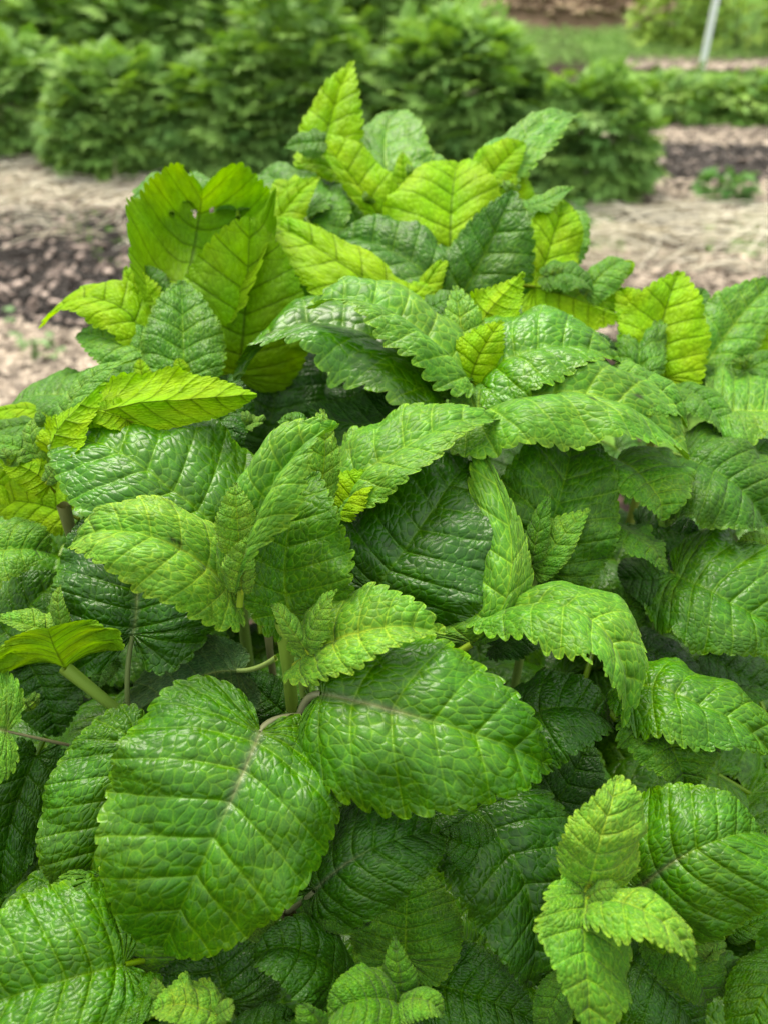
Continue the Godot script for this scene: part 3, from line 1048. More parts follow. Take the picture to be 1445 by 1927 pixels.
	leaf(s, "narrow", "thin", "lime", "95 915 306, 50 880 304, -10 862 308, 70 858 308, 45 918 300", {"under": true})
	leaf(s, "narrow", "soft", "fresh", "70 862 312, 20 838 308, -30 835 312, 40 822 314, 20 862 304", {})
	leaf(s, "narrow", "soft", "young", "90 905 302, 105 878 300, 118 852 303, 92 872 304, 122 888 299", {})
	leaf(s, "narrow", "soft", "fresh", "86 800 322, 78 790 320, 74 770 322, 62 788 322, 92 788 320", {})
	leaf(s, "ovate", "thin", "lime", "130 968 334, 50 945 338, -30 945 345, 70 890 345, 60 1000 334", {"lobe": 0.6})
	leaf(s, "ovate", "thin", "lime", "-20 900 340, 40 925 345, 120 930 350, 40 890 350, 30 960 340", {})
	leaf(s, "ovate", "soft", "fresh", "-60 1050 305, 20 1035 297, 102 1034 305, -15 985 312, -5 1120 288", {"arch": 0.25})
	leaf(s, "ovate", "glossy", "mature", "-30 1230 320, 40 1160 316, 112 1078 320, 10 1080 326, 70 1220 312", {})
	leaf(s, "ovate", "soft", "mid", "150 748 350, 80 745 358, 10 765 362, 90 712 396, 70 785 345", {"lobe": 0.8})
	leaf(s, "ovate", "thin", "lime", "90 780 345, 30 770 346, -30 785 350, 30 758 352, 20 800 340", {})
	leaf(s, "ovate", "soft", "mid", "85 800 340, 20 805 336, -40 830 340, 30 785 344, 20 850 330", {})
	leaf(s, "ovate", "glossy", "mature", "95 830 348, 30 850 350, -40 850 352, 40 800 356, 30 900 345", {})

	# roof-like pale leaf and buds at the lower left
	s = shoot(at(122, 1256, 274), root_at(-0.07, 0.07), 0.0021, Color(0.20, 0.36, 0.04), Vector3(0.10, 0, 0.0))
	leaf(s, "round", "thin", "olive", "124 1258 273, 104 1222 266, 92 1180 262, -15 1242 264, 225 1190 268", {"under": true, "lobe": 0.2, "arch": 0.2})
	leaf(s, "narrow", "soft", "young", "118 1196 278, 60 1178 274, -12 1160 276, 75 1148 280, 70 1204 272", {})
	leaf(s, "narrow", "soft", "young", "122 1192 276, 112 1145 273, 113 1098 275, 96 1150 275, 132 1160 273", {})
	leaf(s, "ovate", "soft", "fresh", "14 1376 262, -60 1372 260, -150 1390 262, -20 1255 268, -5 1480 256, 130 1402 276", {"lobe": 1.6, "stalk": Color(0.24, 0.22, 0.10)})
	leaf(s, "ovate", "glossy", "deep", "60 1250 318, 90 1320 318, 110 1390 322, 20 1310 325, 175 1300 316", {})
	leaf(s, "narrow", "soft", "mature", "205 1215 300, 195 1260 300, 180 1300 302, 175 1250 304, 225 1255 298", {})

	# leaves of the lower left
	s = shoot(at(215, 1385, 282), root_at(-0.07, 0.10), 0.0022, Color(0.16, 0.33, 0.04))
	leaf(s, "round", "glossy", "mature", "275 1400 270, 200 1555 262, 150 1720 266, 392 1590 266, 52 1560 262", {"lobe": 1.3})
	leaf(s, "round", "soft", "mid", "195 1652 254, 225 1745 246, 262 1850 248, 400 1715 256, 72 1690 250", {"lobe": 0.8, "puff": 1.2, "bites": [Vector3(-0.96, 0.10, 0.10), Vector3(-0.97, 0.62, 0.09)]})
	leaf(s, "ovate", "glossy", "deep", "70 1420 292, 20 1560 290, 0 1700 292, 90 1570 296, -80 1540 284", {})
	leaf(s, "round", "glossy", "mature", "235 1815 242, 70 1860 230, -110 1920 232, 70 1670 244, 140 1985 224", {"lobe": 0.9, "puff": 1.2, "wave": 0.10, "bites": [Vector3(0.98, 0.30, 0.14), Vector3(1.0, 0.18, 0.10), Vector3(-0.96, 0.22, 0.10)]})
	leaf(s, "ovate", "glossy", "mature", "292 1868 238, 220 1900 234, 140 1940 236, 240 1848 242, 220 1950 230", {})
	leaf(s, "round", "glossy", "deep", "432 1890 254, 400 1790 258, 375 1660 268, 250 1785 260, 528 1800 260", {"lobe": 1.3, "puff": 1.3})
	leaf(s, "narrow", "soft", "young", "415 1912 236, 345 1890 232, 280 1905 230, 345 1835 240, 350 1950 226", {"wave": 0.25})
	leaf(s, "narrow", "soft", "young", "300 1900 238, 298 1870 236, 292 1838 238, 280 1875 237, 318 1865 237", {})
	leaf(s, "narrow", "soft", "young", "410 1910 234, 430 1898 231, 442 1885 233, 412 1888 235, 440 1915 229", {})

	# leaves of the lower middle
	s = shoot(at(545, 1720, 262), root_at(0.0, 0.12), 0.0020, Color(0.20, 0.22, 0.10))
	leaf(s, "round", "glossy", "deep", "592 1676 254, 705 1595 246, 838 1560 258, 640 1520 262, 730 1712 246, 530 1722 266", {"lobe": 1.2, "arch": 0.14, "stalk": Color(0.20, 0.22, 0.10)})
	leaf(s, "ovate", "soft", "mature", "590 1672 258, 640 1715 253, 700 1742 254, 690 1672 254, 610 1752 252", {"lobe": 0.4})
	leaf(s, "ovate", "glossy", "deep", "648 1850 254, 560 1785 243, 464 1806 241, 600 1728 254, 575 1890 236", {"arch": 0.18})
	leaf(s, "narrow", "soft", "young", "468 1755 250, 500 1735 248, 538 1702 250, 490 1705 252, 525 1752 246", {})
	leaf(s, "ovate", "soft", "mid", "640 1975 236, 600 1920 230, 562 1884 232, 560 1930 230, 630 1915 230", {})
	leaf(s, "ovate", "glossy", "deep", "440 1960 244, 500 1930 240, 560 1905 242, 490 1890 246, 520 1960 236", {})
	s = shoot(at(752, 1872, 240), root_at(0.03, 0.13), 0.0018)
	leaf(s, "round", "soft", "mid", "762 1806 268, 764 1720 272, 768 1630 282, 660 1765 268, 870 1728 268", {"lobe": 1.6, "puff": 1.2})
	leaf(s, "narrow", "soft", "mid", "756 1876 240, 750 1825 238, 741 1760 242, 720 1830 240, 784 1835 238", {"arch": 0.2})
	leaf(s, "round", "soft", "mid", "752 1890 238, 690 1880 228, 612 1912 226, 690 1815 238, 690 1975 218", {"lobe": 0.8, "arch": 0.18})
	leaf(s, "narrow", "soft", "fresh", "752 1888 236, 795 1880 230, 838 1912 230, 800 1858 236, 785 1925 225", {"arch": 0.2})
	leaf(s, "round", "glossy", "deep", "800 1850 268, 900 1875 262, 1010 1925 262, 910 1780 268, 870 1975 256", {"puff": 1.4})

	# dark broad leaf right of them
	s = shoot(at(905, 1520, 275), root_at(0.06, 0.08), 0.0024)
	leaf(s, "ovate", "glossy", "deep", "890 1525 266, 990 1675 254, 1000 1875 254, 830 1630 258, 1085 1560 266", {"lobe": 1.5, "wave": 0.12, "puff": 0.8})
	leaf(s, "ovate", "glossy", "deep", "930 1610 258, 880 1590 256, 822 1570 258, 890 1540 260, 862 1640 254", {})
	leaf(s, "ovate", "glossy", "deep", "1010 1560 300, 1070 1470 300, 1110 1390 305, 1000 1470 305, 1150 1500 298", {"puff": 0.6})

	# the young shoot at the lower right
	s = shoot(at(1102, 1690, 234), root_at(0.10, 0.11), 0.0020, Color(0.13, 0.15, 0.06))
	leaf(s, "ovate", "soft", "young", "1108 1662 233, 1132 1565 227, 1169 1454 235, 1050 1590 232, 1206 1590 238", {"lobe": 1.4, "arch": 0.12, "puff": 1.2})
	leaf(s, "ovate", "soft", "fresh", "1100 1682 232, 1098 1800 220, 1125 1975 214, 1012 1745 222, 1185 1830 232", {"lobe": 1.8, "arch": 0.10})
	leaf(s, "narrow", "soft", "young", "1108 1704 230, 1220 1718 219, 1316 1828 217, 1205 1678 231, 1170 1768 214", {"lobe": 0.7, "arch": 0.20, "puff": 1.2})
	leaf(s, "narrow", "soft", "young", "1108 1688 230, 1140 1672 227, 1172 1680 229, 1140 1652 230, 1135 1700 226", {})
	leaf(s, "round", "glossy", "mature", "1198 1676 250, 1312 1596 236, 1445 1560 246, 1218 1488 254, 1360 1762 240, 1118 1700 246", {"lobe": 0.9, "arch": 0.14, "stalk": Color(0.16, 0.15, 0.07)})
	leaf(s, "ovate", "soft", "mature", "1245 1762 262, 1300 1820 256, 1335 1895 256, 1245 1850 260, 1395 1800 258", {"lobe": 1.0, "puff": 1.4})
	leaf(s, "round", "glossy", "mature", "1470 1815 252, 1430 1880 244, 1390 1990 246, 1345 1880 250, 1510 1930 244", {})
	leaf(s, "ovate", "glossy", "deep", "1190 1810 270, 1260 1870 264, 1330 1960 266, 1290 1800 272, 1190 1920 262", {})
	leaf(s, "ovate", "soft", "mature", "1060 1850 250, 1035 1900 246, 1010 1960 248, 1000 1880 250, 1075 1910 248", {})
	leaf(s, "ovate", "soft", "mature", "1345 1850 266, 1395 1830 264, 1460 1800 266, 1390 1800 268, 1420 1860 262", {})
	leaf(s, "ovate", "soft", "fresh", "1480 1680 256, 1455 1640 254, 1438 1560 256, 1428 1640 256, 1490 1610 254", {})
	leaf(s, "narrow", "glossy", "mature", "1370 1760 262, 1400 1745 258, 1445 1725 260, 1390 1720 262, 1420 1765 256", {})

	# leaves at the right, in the middle distance
	s = shoot(at(1020, 1290, 305), root_at(0.06, 0.02), 0.0024, Color(0.18, 0.26, 0.06))
	leaf(s, "ovate", "soft", "fresh", "955 1150 285, 1120 1175 262, 1188 1376 258, 1110 1110 284, 1035 1225 256", {"lobe": 0.9, "arch": 0.20, "puff": 1.2, "bites": [Vector3(0.72, 0.60, 0.13), Vector3(0.95, 0.52, 0.10)]})
	leaf(s, "ovate", "glossy", "deep", "955 1375 284, 1055 1330 274, 1165 1362 278, 1050 1255 288, 1050 1440 264", {"lobe": 1.0})
	leaf(s, "ovate", "glossy", "mature", "1195 1290 278, 1325 1330 264, 1480 1420 268, 1300 1262 290, 1262 1405 256", {"lobe": 1.2, "arch": 0.16, "puff": 1.4})
	leaf(s, "ovate", "soft", "mid", "1225 1345 276, 1265 1410 264, 1294 1490 262, 1165 1395 266, 1345 1385 272", {"lobe": 1.1})
	leaf(s, "ovate", "glossy", "deep", "930 1215 310, 1000 1190 305, 1060 1180 305, 1000 1160 312, 1000 1230 300", {})
	s = shoot(at(1262, 1086, 338), root_at(0.15, -0.02), 0.0026, Color(0.16, 0.26, 0.07))
	leaf(s, "round", "glossy", "mature", "1270 1082 334, 1375 1135 318, 1510 1210 326, 1385 1005 350, 1285 1215 312", {"lobe": 0.9, "wave": 0.10})
	leaf(s, "round", "glossy", "deep", "1270 1085 338, 1225 1090 334, 1160 1085 345, 1235 1045 350, 1235 1160 326", {"puff": 0.7})
	leaf(s, "narrow", "soft", "mid", "1150 985 322, 1208 1018 312, 1263 1074 312, 1225 1000 328, 1180 1042 304", {"arch": -0.05})
	leaf(s, "ovate", "soft", "fresh", "1160 866 332, 1222 912 318, 1250 981 314, 1296 882 330, 1155 930 312", {"lobe": 0.6})
	leaf(s, "round", "soft", "mature", "1285 860 350, 1370 905 338, 1455 985 338, 1400 825 356, 1300 990 326", {"lobe": 0.8})
	leaf(s, "ovate", "soft", "fresh", "1340 768 372, 1410 775 366, 1510 770 370, 1400 705 410, 1380 840 350", {"lobe": 0.9})
	leaf(s, "ovate", "soft", "mid", "1270 738 374, 1325 758 364, 1368 835 356, 1330 735 378, 1295 795 352", {"arch": 0.25})
	leaf(s, "ovate", "soft", "mature", "1360 850 372, 1430 850 366, 1500 880 366, 1420 820 376, 1410 910 356", {})
	leaf(s, "narrow", "soft", "young", "1460 1040 345, 1425 1020 343, 1385 1018 346, 1425 1000 348, 1420 1045 340", {})
	leaf(s, "ovate", "soft", "mature", "1120 1200 345, 1170 1150 338, 1214 1110 342, 1125 1120 344, 1200 1190 336", {})
	leaf(s, "narrow", "soft", "mature", "1090 1130 340, 1105 1150 336, 1128 1175 338, 1120 1140 338, 1090 1160 336", {})
	leaf(s, "ovate", "glossy", "deep", "1190 1215 345, 1260 1245 340, 1330 1300 342, 1270 1205 350, 1230 1300 334", {"puff": 0.7})
	leaf(s, "ovate", "glossy", "deep", "1330 1230 355, 1390 1270 352, 1460 1310 355, 1410 1215 360, 1360 1310 346", {})
	leaf(s, "ovate", "soft", "mature", "1350 1310 330, 1410 1300 326, 1480 1320 330, 1410 1290 333, 1405 1325 322", {})
	leaf(s, "ovate", "glossy", "deep", "1200 990 350, 1260 1000 348, 1330 1010 350, 1270 960 356, 1260 1050 344", {})

	# the leaf with the small tip in front of it, under the pale drooping leaf
	s = shoot(at(1004, 1075, 312), root_at(0.05, -0.01), 0.0022)
	leaf(s, "round", "soft", "mature", "1005 1068 314, 1050 945 313, 1085 790 334, 935 905 318, 1168 985 310", {"lobe": 1.2, "wave": 0.10})
	leaf(s, "narrow", "soft", "fresh", "1004 1078 303, 1050 1018 300, 1110 953 303, 1010 985 304, 1082 1035 298", {"arch": -0.06})
	leaf(s, "narrow", "soft", "mid", "1000 1062 302, 1012 995 300, 1034 922 303, 992 990 303, 1034 1010 299", {})

	# the shoot of pale and lime leaves above the middle
	s = shoot(at(868, 735, 340), root_at(0.03, -0.04), 0.0026, Color(0.20, 0.34, 0.05))
	leaf(s, "narrow", "soft", "young", "868 706 346, 866 620 344, 855 530 352, 826 640 347, 920 625 347", {"lobe": 0.8, "puff": 1.3})
	leaf(s, "narrow", "thin", "lime", "884 718 334, 905 660 332, 948 600 338, 843 660 335, 952 660 337", {"lobe": 0.6, "puff": 1.3})
	leaf(s, "narrow", "thin", "lime", "895 622 358, 935 565 358, 985 518 362, 890 548 364, 968 600 352", {"under": true})
	leaf(s, "narrow", "soft", "fresh", "875 718 332, 738 592 330, 576 560 338, 800 598 364, 752 668 318", {"lobe": 0.7, "arch": 0.22, "puff": 1.2})
	leaf(s, "ovate", "glossy", "mature", "825 752 344, 630 620 354, 430 698 346, 672 572 400, 670 718 328", {"lobe": 1.0, "arch": 0.20, "puff": 1.2, "spots": [Vector2(0.3, 0.75)]})
	leaf(s, "ovate", "glossy", "mid", "905 720 340, 1020 655 334, 1174 672 344, 1000 574 358, 968 758 318", {"lobe": 1.3, "arch": 0.14, "puff": 1.4})
	leaf(s, "round", "soft", "fresh", "895 786 326, 1105 742 318, 1292 862 322, 1150 668 345, 1042 838 301", {"lobe": 0.7, "arch": 0.18, "curl": 0.02, "spots": [Vector2(-0.2, 0.72), Vector2(0.3, 0.5)]})
	leaf(s, "ovate", "soft", "fresh", "1100 735 336, 1210 735 332, 1300 800 334, 1220 695 345, 1190 790 322", {"arch": 0.2})
	leaf(s, "ovate", "glossy", "mature", "800 590 372, 830 570 370, 880 560 372, 840 540 378, 840 600 366", {})
	leaf(s, "ovate", "glossy", "deep", "1060 655 356, 1110 650 356, 1165 655 358, 1110 620 362, 1110 680 350", {})

	# lime and silvery leaves at the right rear
	s = shoot(at(1252, 714, 388), root_at(0.14, -0.08), 0.0026, Color(0.30, 0.40, 0.06))
	leaf(s, "ovate", "thin", "lime", "1252 714 386, 1245 610 392, 1284 503 400, 1160 575 394, 1335 675 388", {"lobe": 0.7, "tp": 0.8})
	leaf(s, "ovate", "thin", "lime", "1250 700 390, 1200 600 396, 1165 535 402, 1150 600 398, 1250 590 396", {})
	leaf(s, "narrow", "soft", "mid", "1200 715 374, 1203 620 392, 1208 535 424, 1160 640 390, 1252 630 389", {"arch": 0.2, "wave": 0.2})
	leaf(s, "ovate", "soft", "fresh", "1325 690 402, 1385 605 408, 1465 515 418, 1300 590 412, 1410 680 400", {"lobe": 0.7})
	leaf(s, "ovate", "thin", "lime", "1360 710 412, 1420 640 415, 1475 560 422, 1390 620 418, 1450 680 408", {})
	leaf(s, "ovate", "soft", "mid", "1375 725 390, 1420 690 388, 1480 660 392, 1400 670 396, 1440 730 382", {})
	leaf(s, "ovate", "glossy", "mature", "1290 600 415, 1310 570 415, 1325 540 418, 1280 560 416, 1340 575 412", {})
	leaf(s, "ovate", "soft", "mature", "1290 740 392, 1320 715 390, 1350 690 394, 1290 700 396, 1340 740 386", {})

	# dark curled leaf and its neighbours at the left rear
	s = shoot(at(338, 560, 398), root_at(-0.10, -0.08), 0.0024, Color(0.20, 0.36, 0.06))
	leaf(s, "round", "thin", "olive", "350 545 394, 372 430 418, 385 336 406, 238 425 380, 518 405 390", {"lobe": 0.9, "arch": -0.30, "wave": 0.14, "curl": -0.1, "bites": [Vector3(-0.12, 0.62, 0.07), Vector3(0.10, 0.64, 0.05), Vector3(-0.30, 0.90, 0.09)]})
	leaf(s, "round", "thin", "olive", "450 705 398, 462 590 388, 472 425 390, 325 545 382, 590 570 390", {"lobe": 0.8, "puff": 1.1, "curl": -0.1})
	leaf(s, "ovate", "soft", "mid", "325 390 420, 328 352 446, 330 326 480, 255 352 446, 420 362 446", {"lobe": 0.4})
	leaf(s, "ovate", "soft", "mid", "448 400 422, 445 368 444, 442 348 470, 398 366 444, 492 374 444", {"lobe": 0.4})
	leaf(s, "ovate", "thin", "lime", "272 640 374, 190 565 374, 64 606 382, 225 522 388, 170 605 366", {"lobe": 0.5, "arch": 0.12})
	leaf(s, "narrow", "thin", "lime", "275 612 380, 255 555 384, 231 498 390, 238 560 386, 305 545 382", {})
	leaf(s, "ovate", "glossy", "mature", "300 560 386, 280 530 388, 262 500 392, 262 535 390, 315 520 386", {})
	leaf(s, "ovate", "soft", "mid", "348 715 350, 345 620 358, 342 518 372, 268 635 354, 424 645 360", {"lobe": 1.0, "puff": 1.4})
	leaf(s, "round", "glossy", "deep", "500 840 410, 520 740 405, 540 640 420, 420 740 415, 640 760 400", {})  # this and the next leaf added; shade of the gap is in their colour
	leaf(s, "round", "glossy", "deep", "720 860 400, 690 780 396, 640 690 405, 590 800 405, 780 760 395", {})
	leaf(s, "ovate", "soft", "fresh", "280 670 366, 215 640 370, 138 626 380, 225 598 380, 205 696 362", {})
	leaf(s, "ovate", "soft", "mid", "285 755 346, 240 710 348, 195 690 354, 275 690 354, 215 750 342", {})
	leaf(s, "narrow", "thin", "lime", "275 745 342, 268 705 342, 262 672 346, 250 708 344, 292 710 342", {})
	leaf(s, "narrow", "thin", "lime", "345 712 346, 340 690 345, 335 672 348, 326 692 347, 358 692 346", {})
	leaf(s, "ovate", "glossy", "deep", "440 790 350, 430 740 352, 425 700 358, 390 750 354, 475 745 354", {})

	# the topmost leaves, against the bushes
	s = shoot(at(700, 430, 448), root_at(0.0, -0.12), 0.0024, Color(0.25, 0.38, 0.05))
	leaf(s, "narrow", "thin", "lime", "600 335 468, 622 225 474, 662 106 482, 562 255 474, 686 240 472", {"lobe": 0.5})
	leaf(s, "narrow", "soft", "mid", "610 268 456, 575 270 455, 534 276 458, 585 246 460, 585 298 452", {})
	leaf(s, "ovate", "thin", "lime", "712 405 446, 650 318 450, 586 250 460, 640 345 450, 728 320 454", {"lobe": 0.7})
	leaf(s, "narrow", "thin", "lime", "650 335 464, 600 310 464, 550 312 468, 605 285 468, 610 335 460", {})
	leaf(s, "ovate", "soft", "fresh", "735 355 464, 725 270 490, 748 190 522, 672 275 484, 812 290 480", {"lobe": 0.7, "arch": 0.08})
	leaf(s, "ovate", "soft", "mid", "575 410 432, 530 350 456, 478 318 482, 578 312 470, 495 400 448", {"lobe": 0.7})
	leaf(s, "ovate", "soft", "mid", "565 452 428, 600 385 448, 640 318 480, 545 370 452, 660 410 444", {"lobe": 0.8})
	leaf(s, "ovate", "thin", "lime", "505 440 422, 550 380 426, 602 326 434, 530 360 428, 568 415 422", {})
	leaf(s, "ovate", "thin", "lime", "500 500 416, 508 445 418, 520 395 424, 482 450 420, 538 450 418", {})
	leaf(s, "ovate", "glossy", "mature", "550 560 420, 545 500 424, 550 430 432, 510 500 424, 600 490 422", {})
	leaf(s, "narrow", "thin", "lime", "760 360 462, 758 320 462, 756 282 466, 738 330 464, 780 330 462", {})
	s = shoot(at(800, 560, 400), root_at(0.02, -0.09), 0.0024, Color(0.22, 0.36, 0.05))
	leaf(s, "ovate", "thin", "lime", "770 572 392, 625 490 402, 494 392 422, 655 455 412, 590 558 392", {"lobe": 0.7, "arch": 0.12})
	leaf(s, "round", "thin", "lime", "850 515 412, 848 400 424, 862 290 442, 716 420 426, 950 385 424", {"lobe": 0.6})
	leaf(s, "ovate", "soft", "mature", "830 548 404, 730 470 412, 615 445 424, 760 400 428, 700 545 400", {"lobe": 1.0, "puff": 1.4})
	leaf(s, "ovate", "soft", "mature", "850 585 404, 915 470 402, 968 352 404, 850 455 404, 1008 520 402", {"lobe": 1.2, "puff": 1.4})
	leaf(s, "narrow", "thin", "lime", "775 590 396, 805 530 398, 850 470 404, 785 530 400, 830 545 397", {})
	leaf(s, "ovate", "soft", "deep", "760 600 400, 660 590 404, 560 600 408, 660 540 412, 660 640 396", {})
	s = shoot(at(1000, 585, 404), root_at(0.06, -0.10), 0.0018, Color(0.36, 0.44, 0.16))
	leaf(s, "narrow", "soft", "fresh", "910 340 442, 1000 252 462, 1100 192 492, 983 218 478, 1030 290 450", {"lobe": 0.3, "arch": 0.05})
	leaf(s, "ovate", "thin", "lime", "905 352 440, 945 305 442, 990 262 448, 890 295 444, 975 325 440", {"lobe": 0.5})
	leaf(s, "narrow", "thin", "lime", "945 375 436, 955 345 438, 965 315 442, 935 340 440, 975 350 438", {})
	leaf(s, "round", "thin", "lime", "1000 562 404, 1035 460 412, 1062 366 424, 970 468 410, 1102 448 418", {"lobe": 0.5})
	leaf(s, "narrow", "soft", "fresh", "985 392 418, 1030 378 420, 1078 346 428, 1030 362 428, 1030 398 412", {})
	leaf(s, "ovate", "thin", "lime", "1005 540 394, 1085 562 394, 1168 606 398, 1090 520 404, 1060 615 386", {"arch": 0.15, "under": true})
	leaf(s, "ovate", "soft", "mid", "1025 520 398, 1075 518 396, 1120 548 398, 1085 495 404, 1060 548 390", {})
	leaf(s, "ovate", "soft", "fresh", "1105 550 402, 1145 505 404, 1185 488 412, 1115 500 408, 1165 540 400", {})
	leaf(s, "narrow", "thin", "lime", "1160 520 408, 1178 503 408, 1192 490 412, 1165 495 410, 1188 515 406", {})

	# further leaves that close the crown behind the topmost ones
	leaf(s, "ovate", "thin", "lime", "560 440 440, 545 375 444, 540 308 456, 500 385 446, 592 378 444", {"curl": 0.2})
	leaf(s, "ovate", "soft", "fresh", "690 450 454, 662 395 460, 640 325 474, 608 405 460, 712 392 460", {"curl": 0.15})
	leaf(s, "ovate", "soft", "fresh", "805 420 458, 802 340 468, 812 268 486, 756 350 466, 856 345 468", {"curl": 0.15})
	leaf(s, "ovate", "thin", "lime", "930 440 440, 950 360 446, 960 300 460, 895 365 446, 1008 372 448", {"curl": 0.2})
	leaf(s, "ovate", "soft", "fresh", "1035 500 426, 1062 430 434, 1080 372 448, 1010 440 432, 1118 432 436", {"curl": 0.2})
	leaf(s, "ovate", "thin", "lime", "1100 600 412, 1120 550 414, 1150 500 424, 1075 545 416, 1165 565 412", {"curl": 0.2})
	leaf(s, "ovate", "thin", "lime", "600 520 424, 585 460 428, 560 405 438, 540 470 430, 630 455 428", {"curl": 0.2})
	leaf(s, "narrow", "thin", "lime", "770 400 450, 790 350 454, 800 300 462, 765 350 456, 820 355 452", {"curl": 0.2})
	leaf(s, "ovate", "soft", "mid", "980 480 424, 985 430 430, 990 370 440, 945 430 430, 1028 430 430", {"curl": 0.2})
	leaf(s, "ovate", "soft", "fresh", "520 600 412, 560 550 410, 600 500 416, 530 540 416, 600 570 406", {"curl": 0.2})
	# newest pairs of leaves between the larger ones
	for q in [[775, 330, 452, 0.9], [960, 360, 430, 0.8], [690, 380, 446, 0.7], [1045, 520, 398, 0.8], [1120, 1140, 330, 1.0], [22, 870, 300, 0.9], [1310, 640, 394, 0.9], [1400, 690, 386, 1.0], [300, 735, 338, 0.8], [560, 470, 418, 0.8], [1200, 930, 322, 0.7], [470, 800, 306, 0.8], [905, 1190, 290, 0.7], [640, 1720, 262, 0.9], [1020, 1750, 256, 0.8], [395, 1905, 240, 0.8], [1330, 1800, 254, 0.9], [60, 1330, 290, 0.8], [1250, 985, 336, 0.8], [880, 450, 412, 0.7]]:
		newest(s, q[0], q[1], q[2], q[3])
	understory()


func newest(host: MeshInstance3D, x: float, y: float, d: float, size: float) -> void:
	# a growing tip: two crossed pairs of small folded leaves
	var turn := rng.randf_range(-0.5, 0.5)
	for k in 4:
		var a := turn + (-0.55 if k % 2 == 0 else 0.55) * (1.5 if k < 2 else 0.45) - PI / 2.0
		var len := size * (34.0 if k < 2 else 26.0) * 330.0 / d
		var u := Vector2(cos(a), sin(a))
		var v := Vector2(-u.y, u.x) * len * 0.34
		var m := Vector2(x, y) + u * len * 0.55
		var t := Vector2(x, y) + u * len
		var w := Vector2(x, y) + u * len * 0.36
		var f := rng.randf_range(-5.0, 5.0)
		leaf(host, "narrow", "soft", "young", "%.1f %.1f %.1f, %.1f %.1f %.1f, %.1f %.1f %.1f, %.1f %.1f %.1f, %.1f %.1f %.1f" % [x, y, d, m.x, m.y, d - 4 + k, t.x, t.y, d + 2, w.x + v.x, w.y + v.y, d - f - 2, w.x - v.x, w.y - v.y, d + f - 2], {"arch": 0.2})


func loose_leaf(key: String, tint: String, length: float, wide: float, fold: float, droop: float) -> ArrayMesh:
	# a leaf in its own axes: stalk at the origin, blade along z, face up
	leaf_no += 1
	var kept := eye
	eye = Vector3(0, 2, 0)
	var w := length * wide
	var p := [Vector3.ZERO, Vector3(0, droop * 0.35 * length, 0.52 * length), Vector3(0, -droop * length * 0.4, length), Vector3(-w, fold * w, 0.36 * length), Vector3(w, fold * w, 0.36 * length), Vector3(0, -0.25 * length, -0.30 * length)]
	var mesh := leaf_mesh(key, tints[tint], "glossy", p, {"wave": 0.10, "arch": 0.14})
	eye = kept
	return mesh


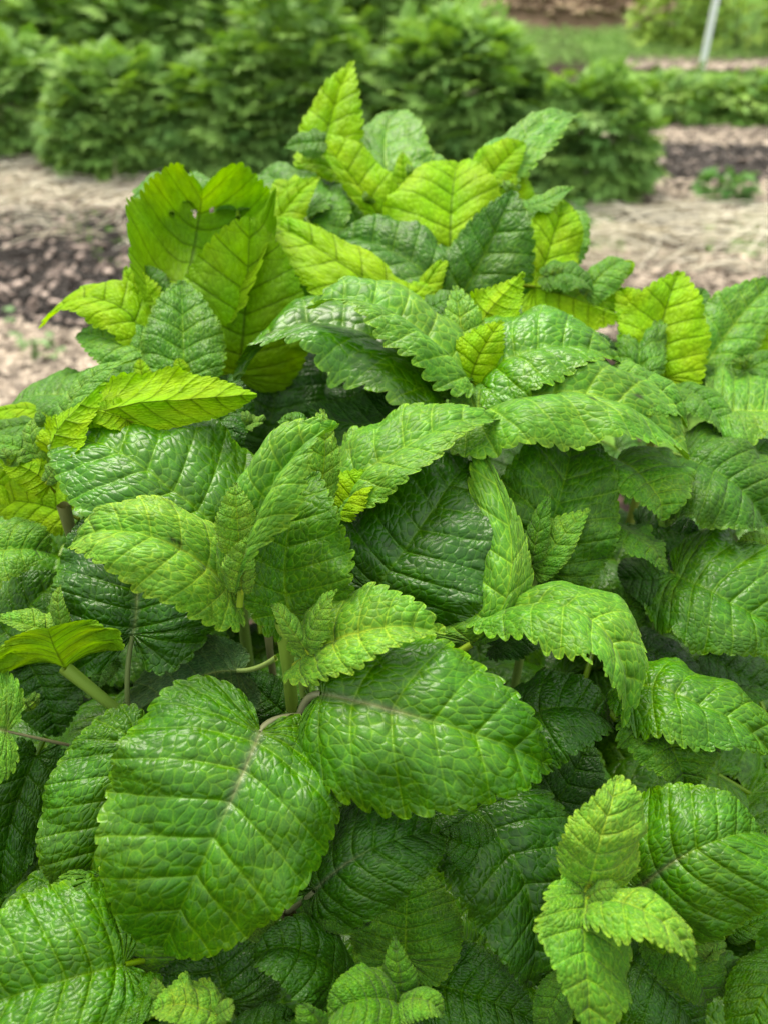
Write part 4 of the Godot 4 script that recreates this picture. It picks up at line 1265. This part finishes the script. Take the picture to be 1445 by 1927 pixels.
func understory() -> void:
	# older leaves lower down on the same stems, in the shade of the others
	var r := RandomNumberGenerator.new()
	r.seed = 4242
	var shapes: Array[ArrayMesh] = []
	for k in 10:
		shapes.append(loose_leaf(["round", "ovate"][k % 2], "mature", r.randf_range(0.055, 0.078), r.randf_range(0.36, 0.46), r.randf_range(-0.15, 0.45), r.randf_range(0.1, 0.5)))
	var tops := PackedVector2Array([Vector2(-250, 800), Vector2(0, 830), Vector2(150, 700), Vector2(260, 540), Vector2(450, 520), Vector2(650, 470), Vector2(900, 470), Vector2(1050, 600), Vector2(1200, 720), Vector2(1700, 740)])
	var spots: Array[Transform3D] = []
	for layer in 3:
		for row in 11:
			for column in 13:
				var x := -150.0 + column * 144.0 + r.randf_range(-70, 70)
				var y := 560.0 + row * 150.0 + r.randf_range(-70, 70)
				var line := 0.0
				for k in tops.size() - 1:
					if x >= tops[k].x and x <= tops[k + 1].x:
						line = lerpf(tops[k].y, tops[k + 1].y, (x - tops[k].x) / (tops[k + 1].x - tops[k].x))
				if y < line + 110.0 + layer * 40.0:
					continue
				var depth := lerpf(430.0, 238.0, smoothstep(450.0, 1750.0, y)) + 48.0 + layer * 55.0 + r.randf_range(0.0, 45.0) + (40.0 if x > 1150.0 else 0.0)
				var yaw := r.randf() * TAU
				var b := Basis.from_euler(Vector3(r.randf_range(0.0, 0.75), yaw, r.randf_range(-0.35, 0.35)))
				spots.append(Transform3D(b, at(x, y, depth)))
	var hosts: Array[MeshInstance3D] = []
	for k in 14:
		var x := 40.0 + k * 104.0
		var y := r.randf_range(950, 1750)
		hosts.append(shoot(at(x, y, lerpf(430.0, 240.0, smoothstep(450.0, 1750.0, y)) + 75.0), root_at(r.randf_range(-0.12, 0.12), r.randf_range(-0.08, 0.12)), 0.0024, Color(0.13, 0.20, 0.05)))
	var single := 125
	for i in mini(single, spots.size()):
		var o := MeshInstance3D.new()
		o.name = "leaf"
		o.mesh = shapes[i % shapes.size()]
		var near := hosts[0]
		for h in hosts:
			if absf(h.position.x - spots[i].origin.x) < absf(near.position.x - spots[i].origin.x):
				near = h
		near.add_child(o, true)
		o.transform = Transform3D(spots[i].basis, spots[i].origin - plant.position - near.position)
	for k in 2:
		var mm := MultiMesh.new()
		mm.transform_format = MultiMesh.TRANSFORM_3D
		mm.mesh = shapes[k + 1]
		var places: Array[Transform3D] = []
		for i in range(single + k, spots.size(), 2):
			places.append(spots[i])
		for i in 150:
			# the leaves that clothe the lowest part of the plant, down to the soil
			var a := r.randf() * TAU
			var q := Vector3(cos(a) * sqrt(r.randf()) * 0.34, r.randf_range(0.06, 0.42), sin(a) * sqrt(r.randf()) * 0.20 - 0.03)
			q.z = minf(q.z, 0.16)
			places.append(Transform3D(Basis.from_euler(Vector3(r.randf_range(0.0, 0.8), r.randf() * TAU, r.randf_range(-0.3, 0.3))), plant.position + q))
		mm.instance_count = places.size()
		for i in places.size():
			mm.set_instance_transform(i, Transform3D(places[i].basis, places[i].origin - plant.position))
		var o := MultiMeshInstance3D.new()
		o.name = numbered("lower_leaves", plant)
		o.multimesh = mm
		o.set_meta("kind", "stuff")
		plant.add_child(o)
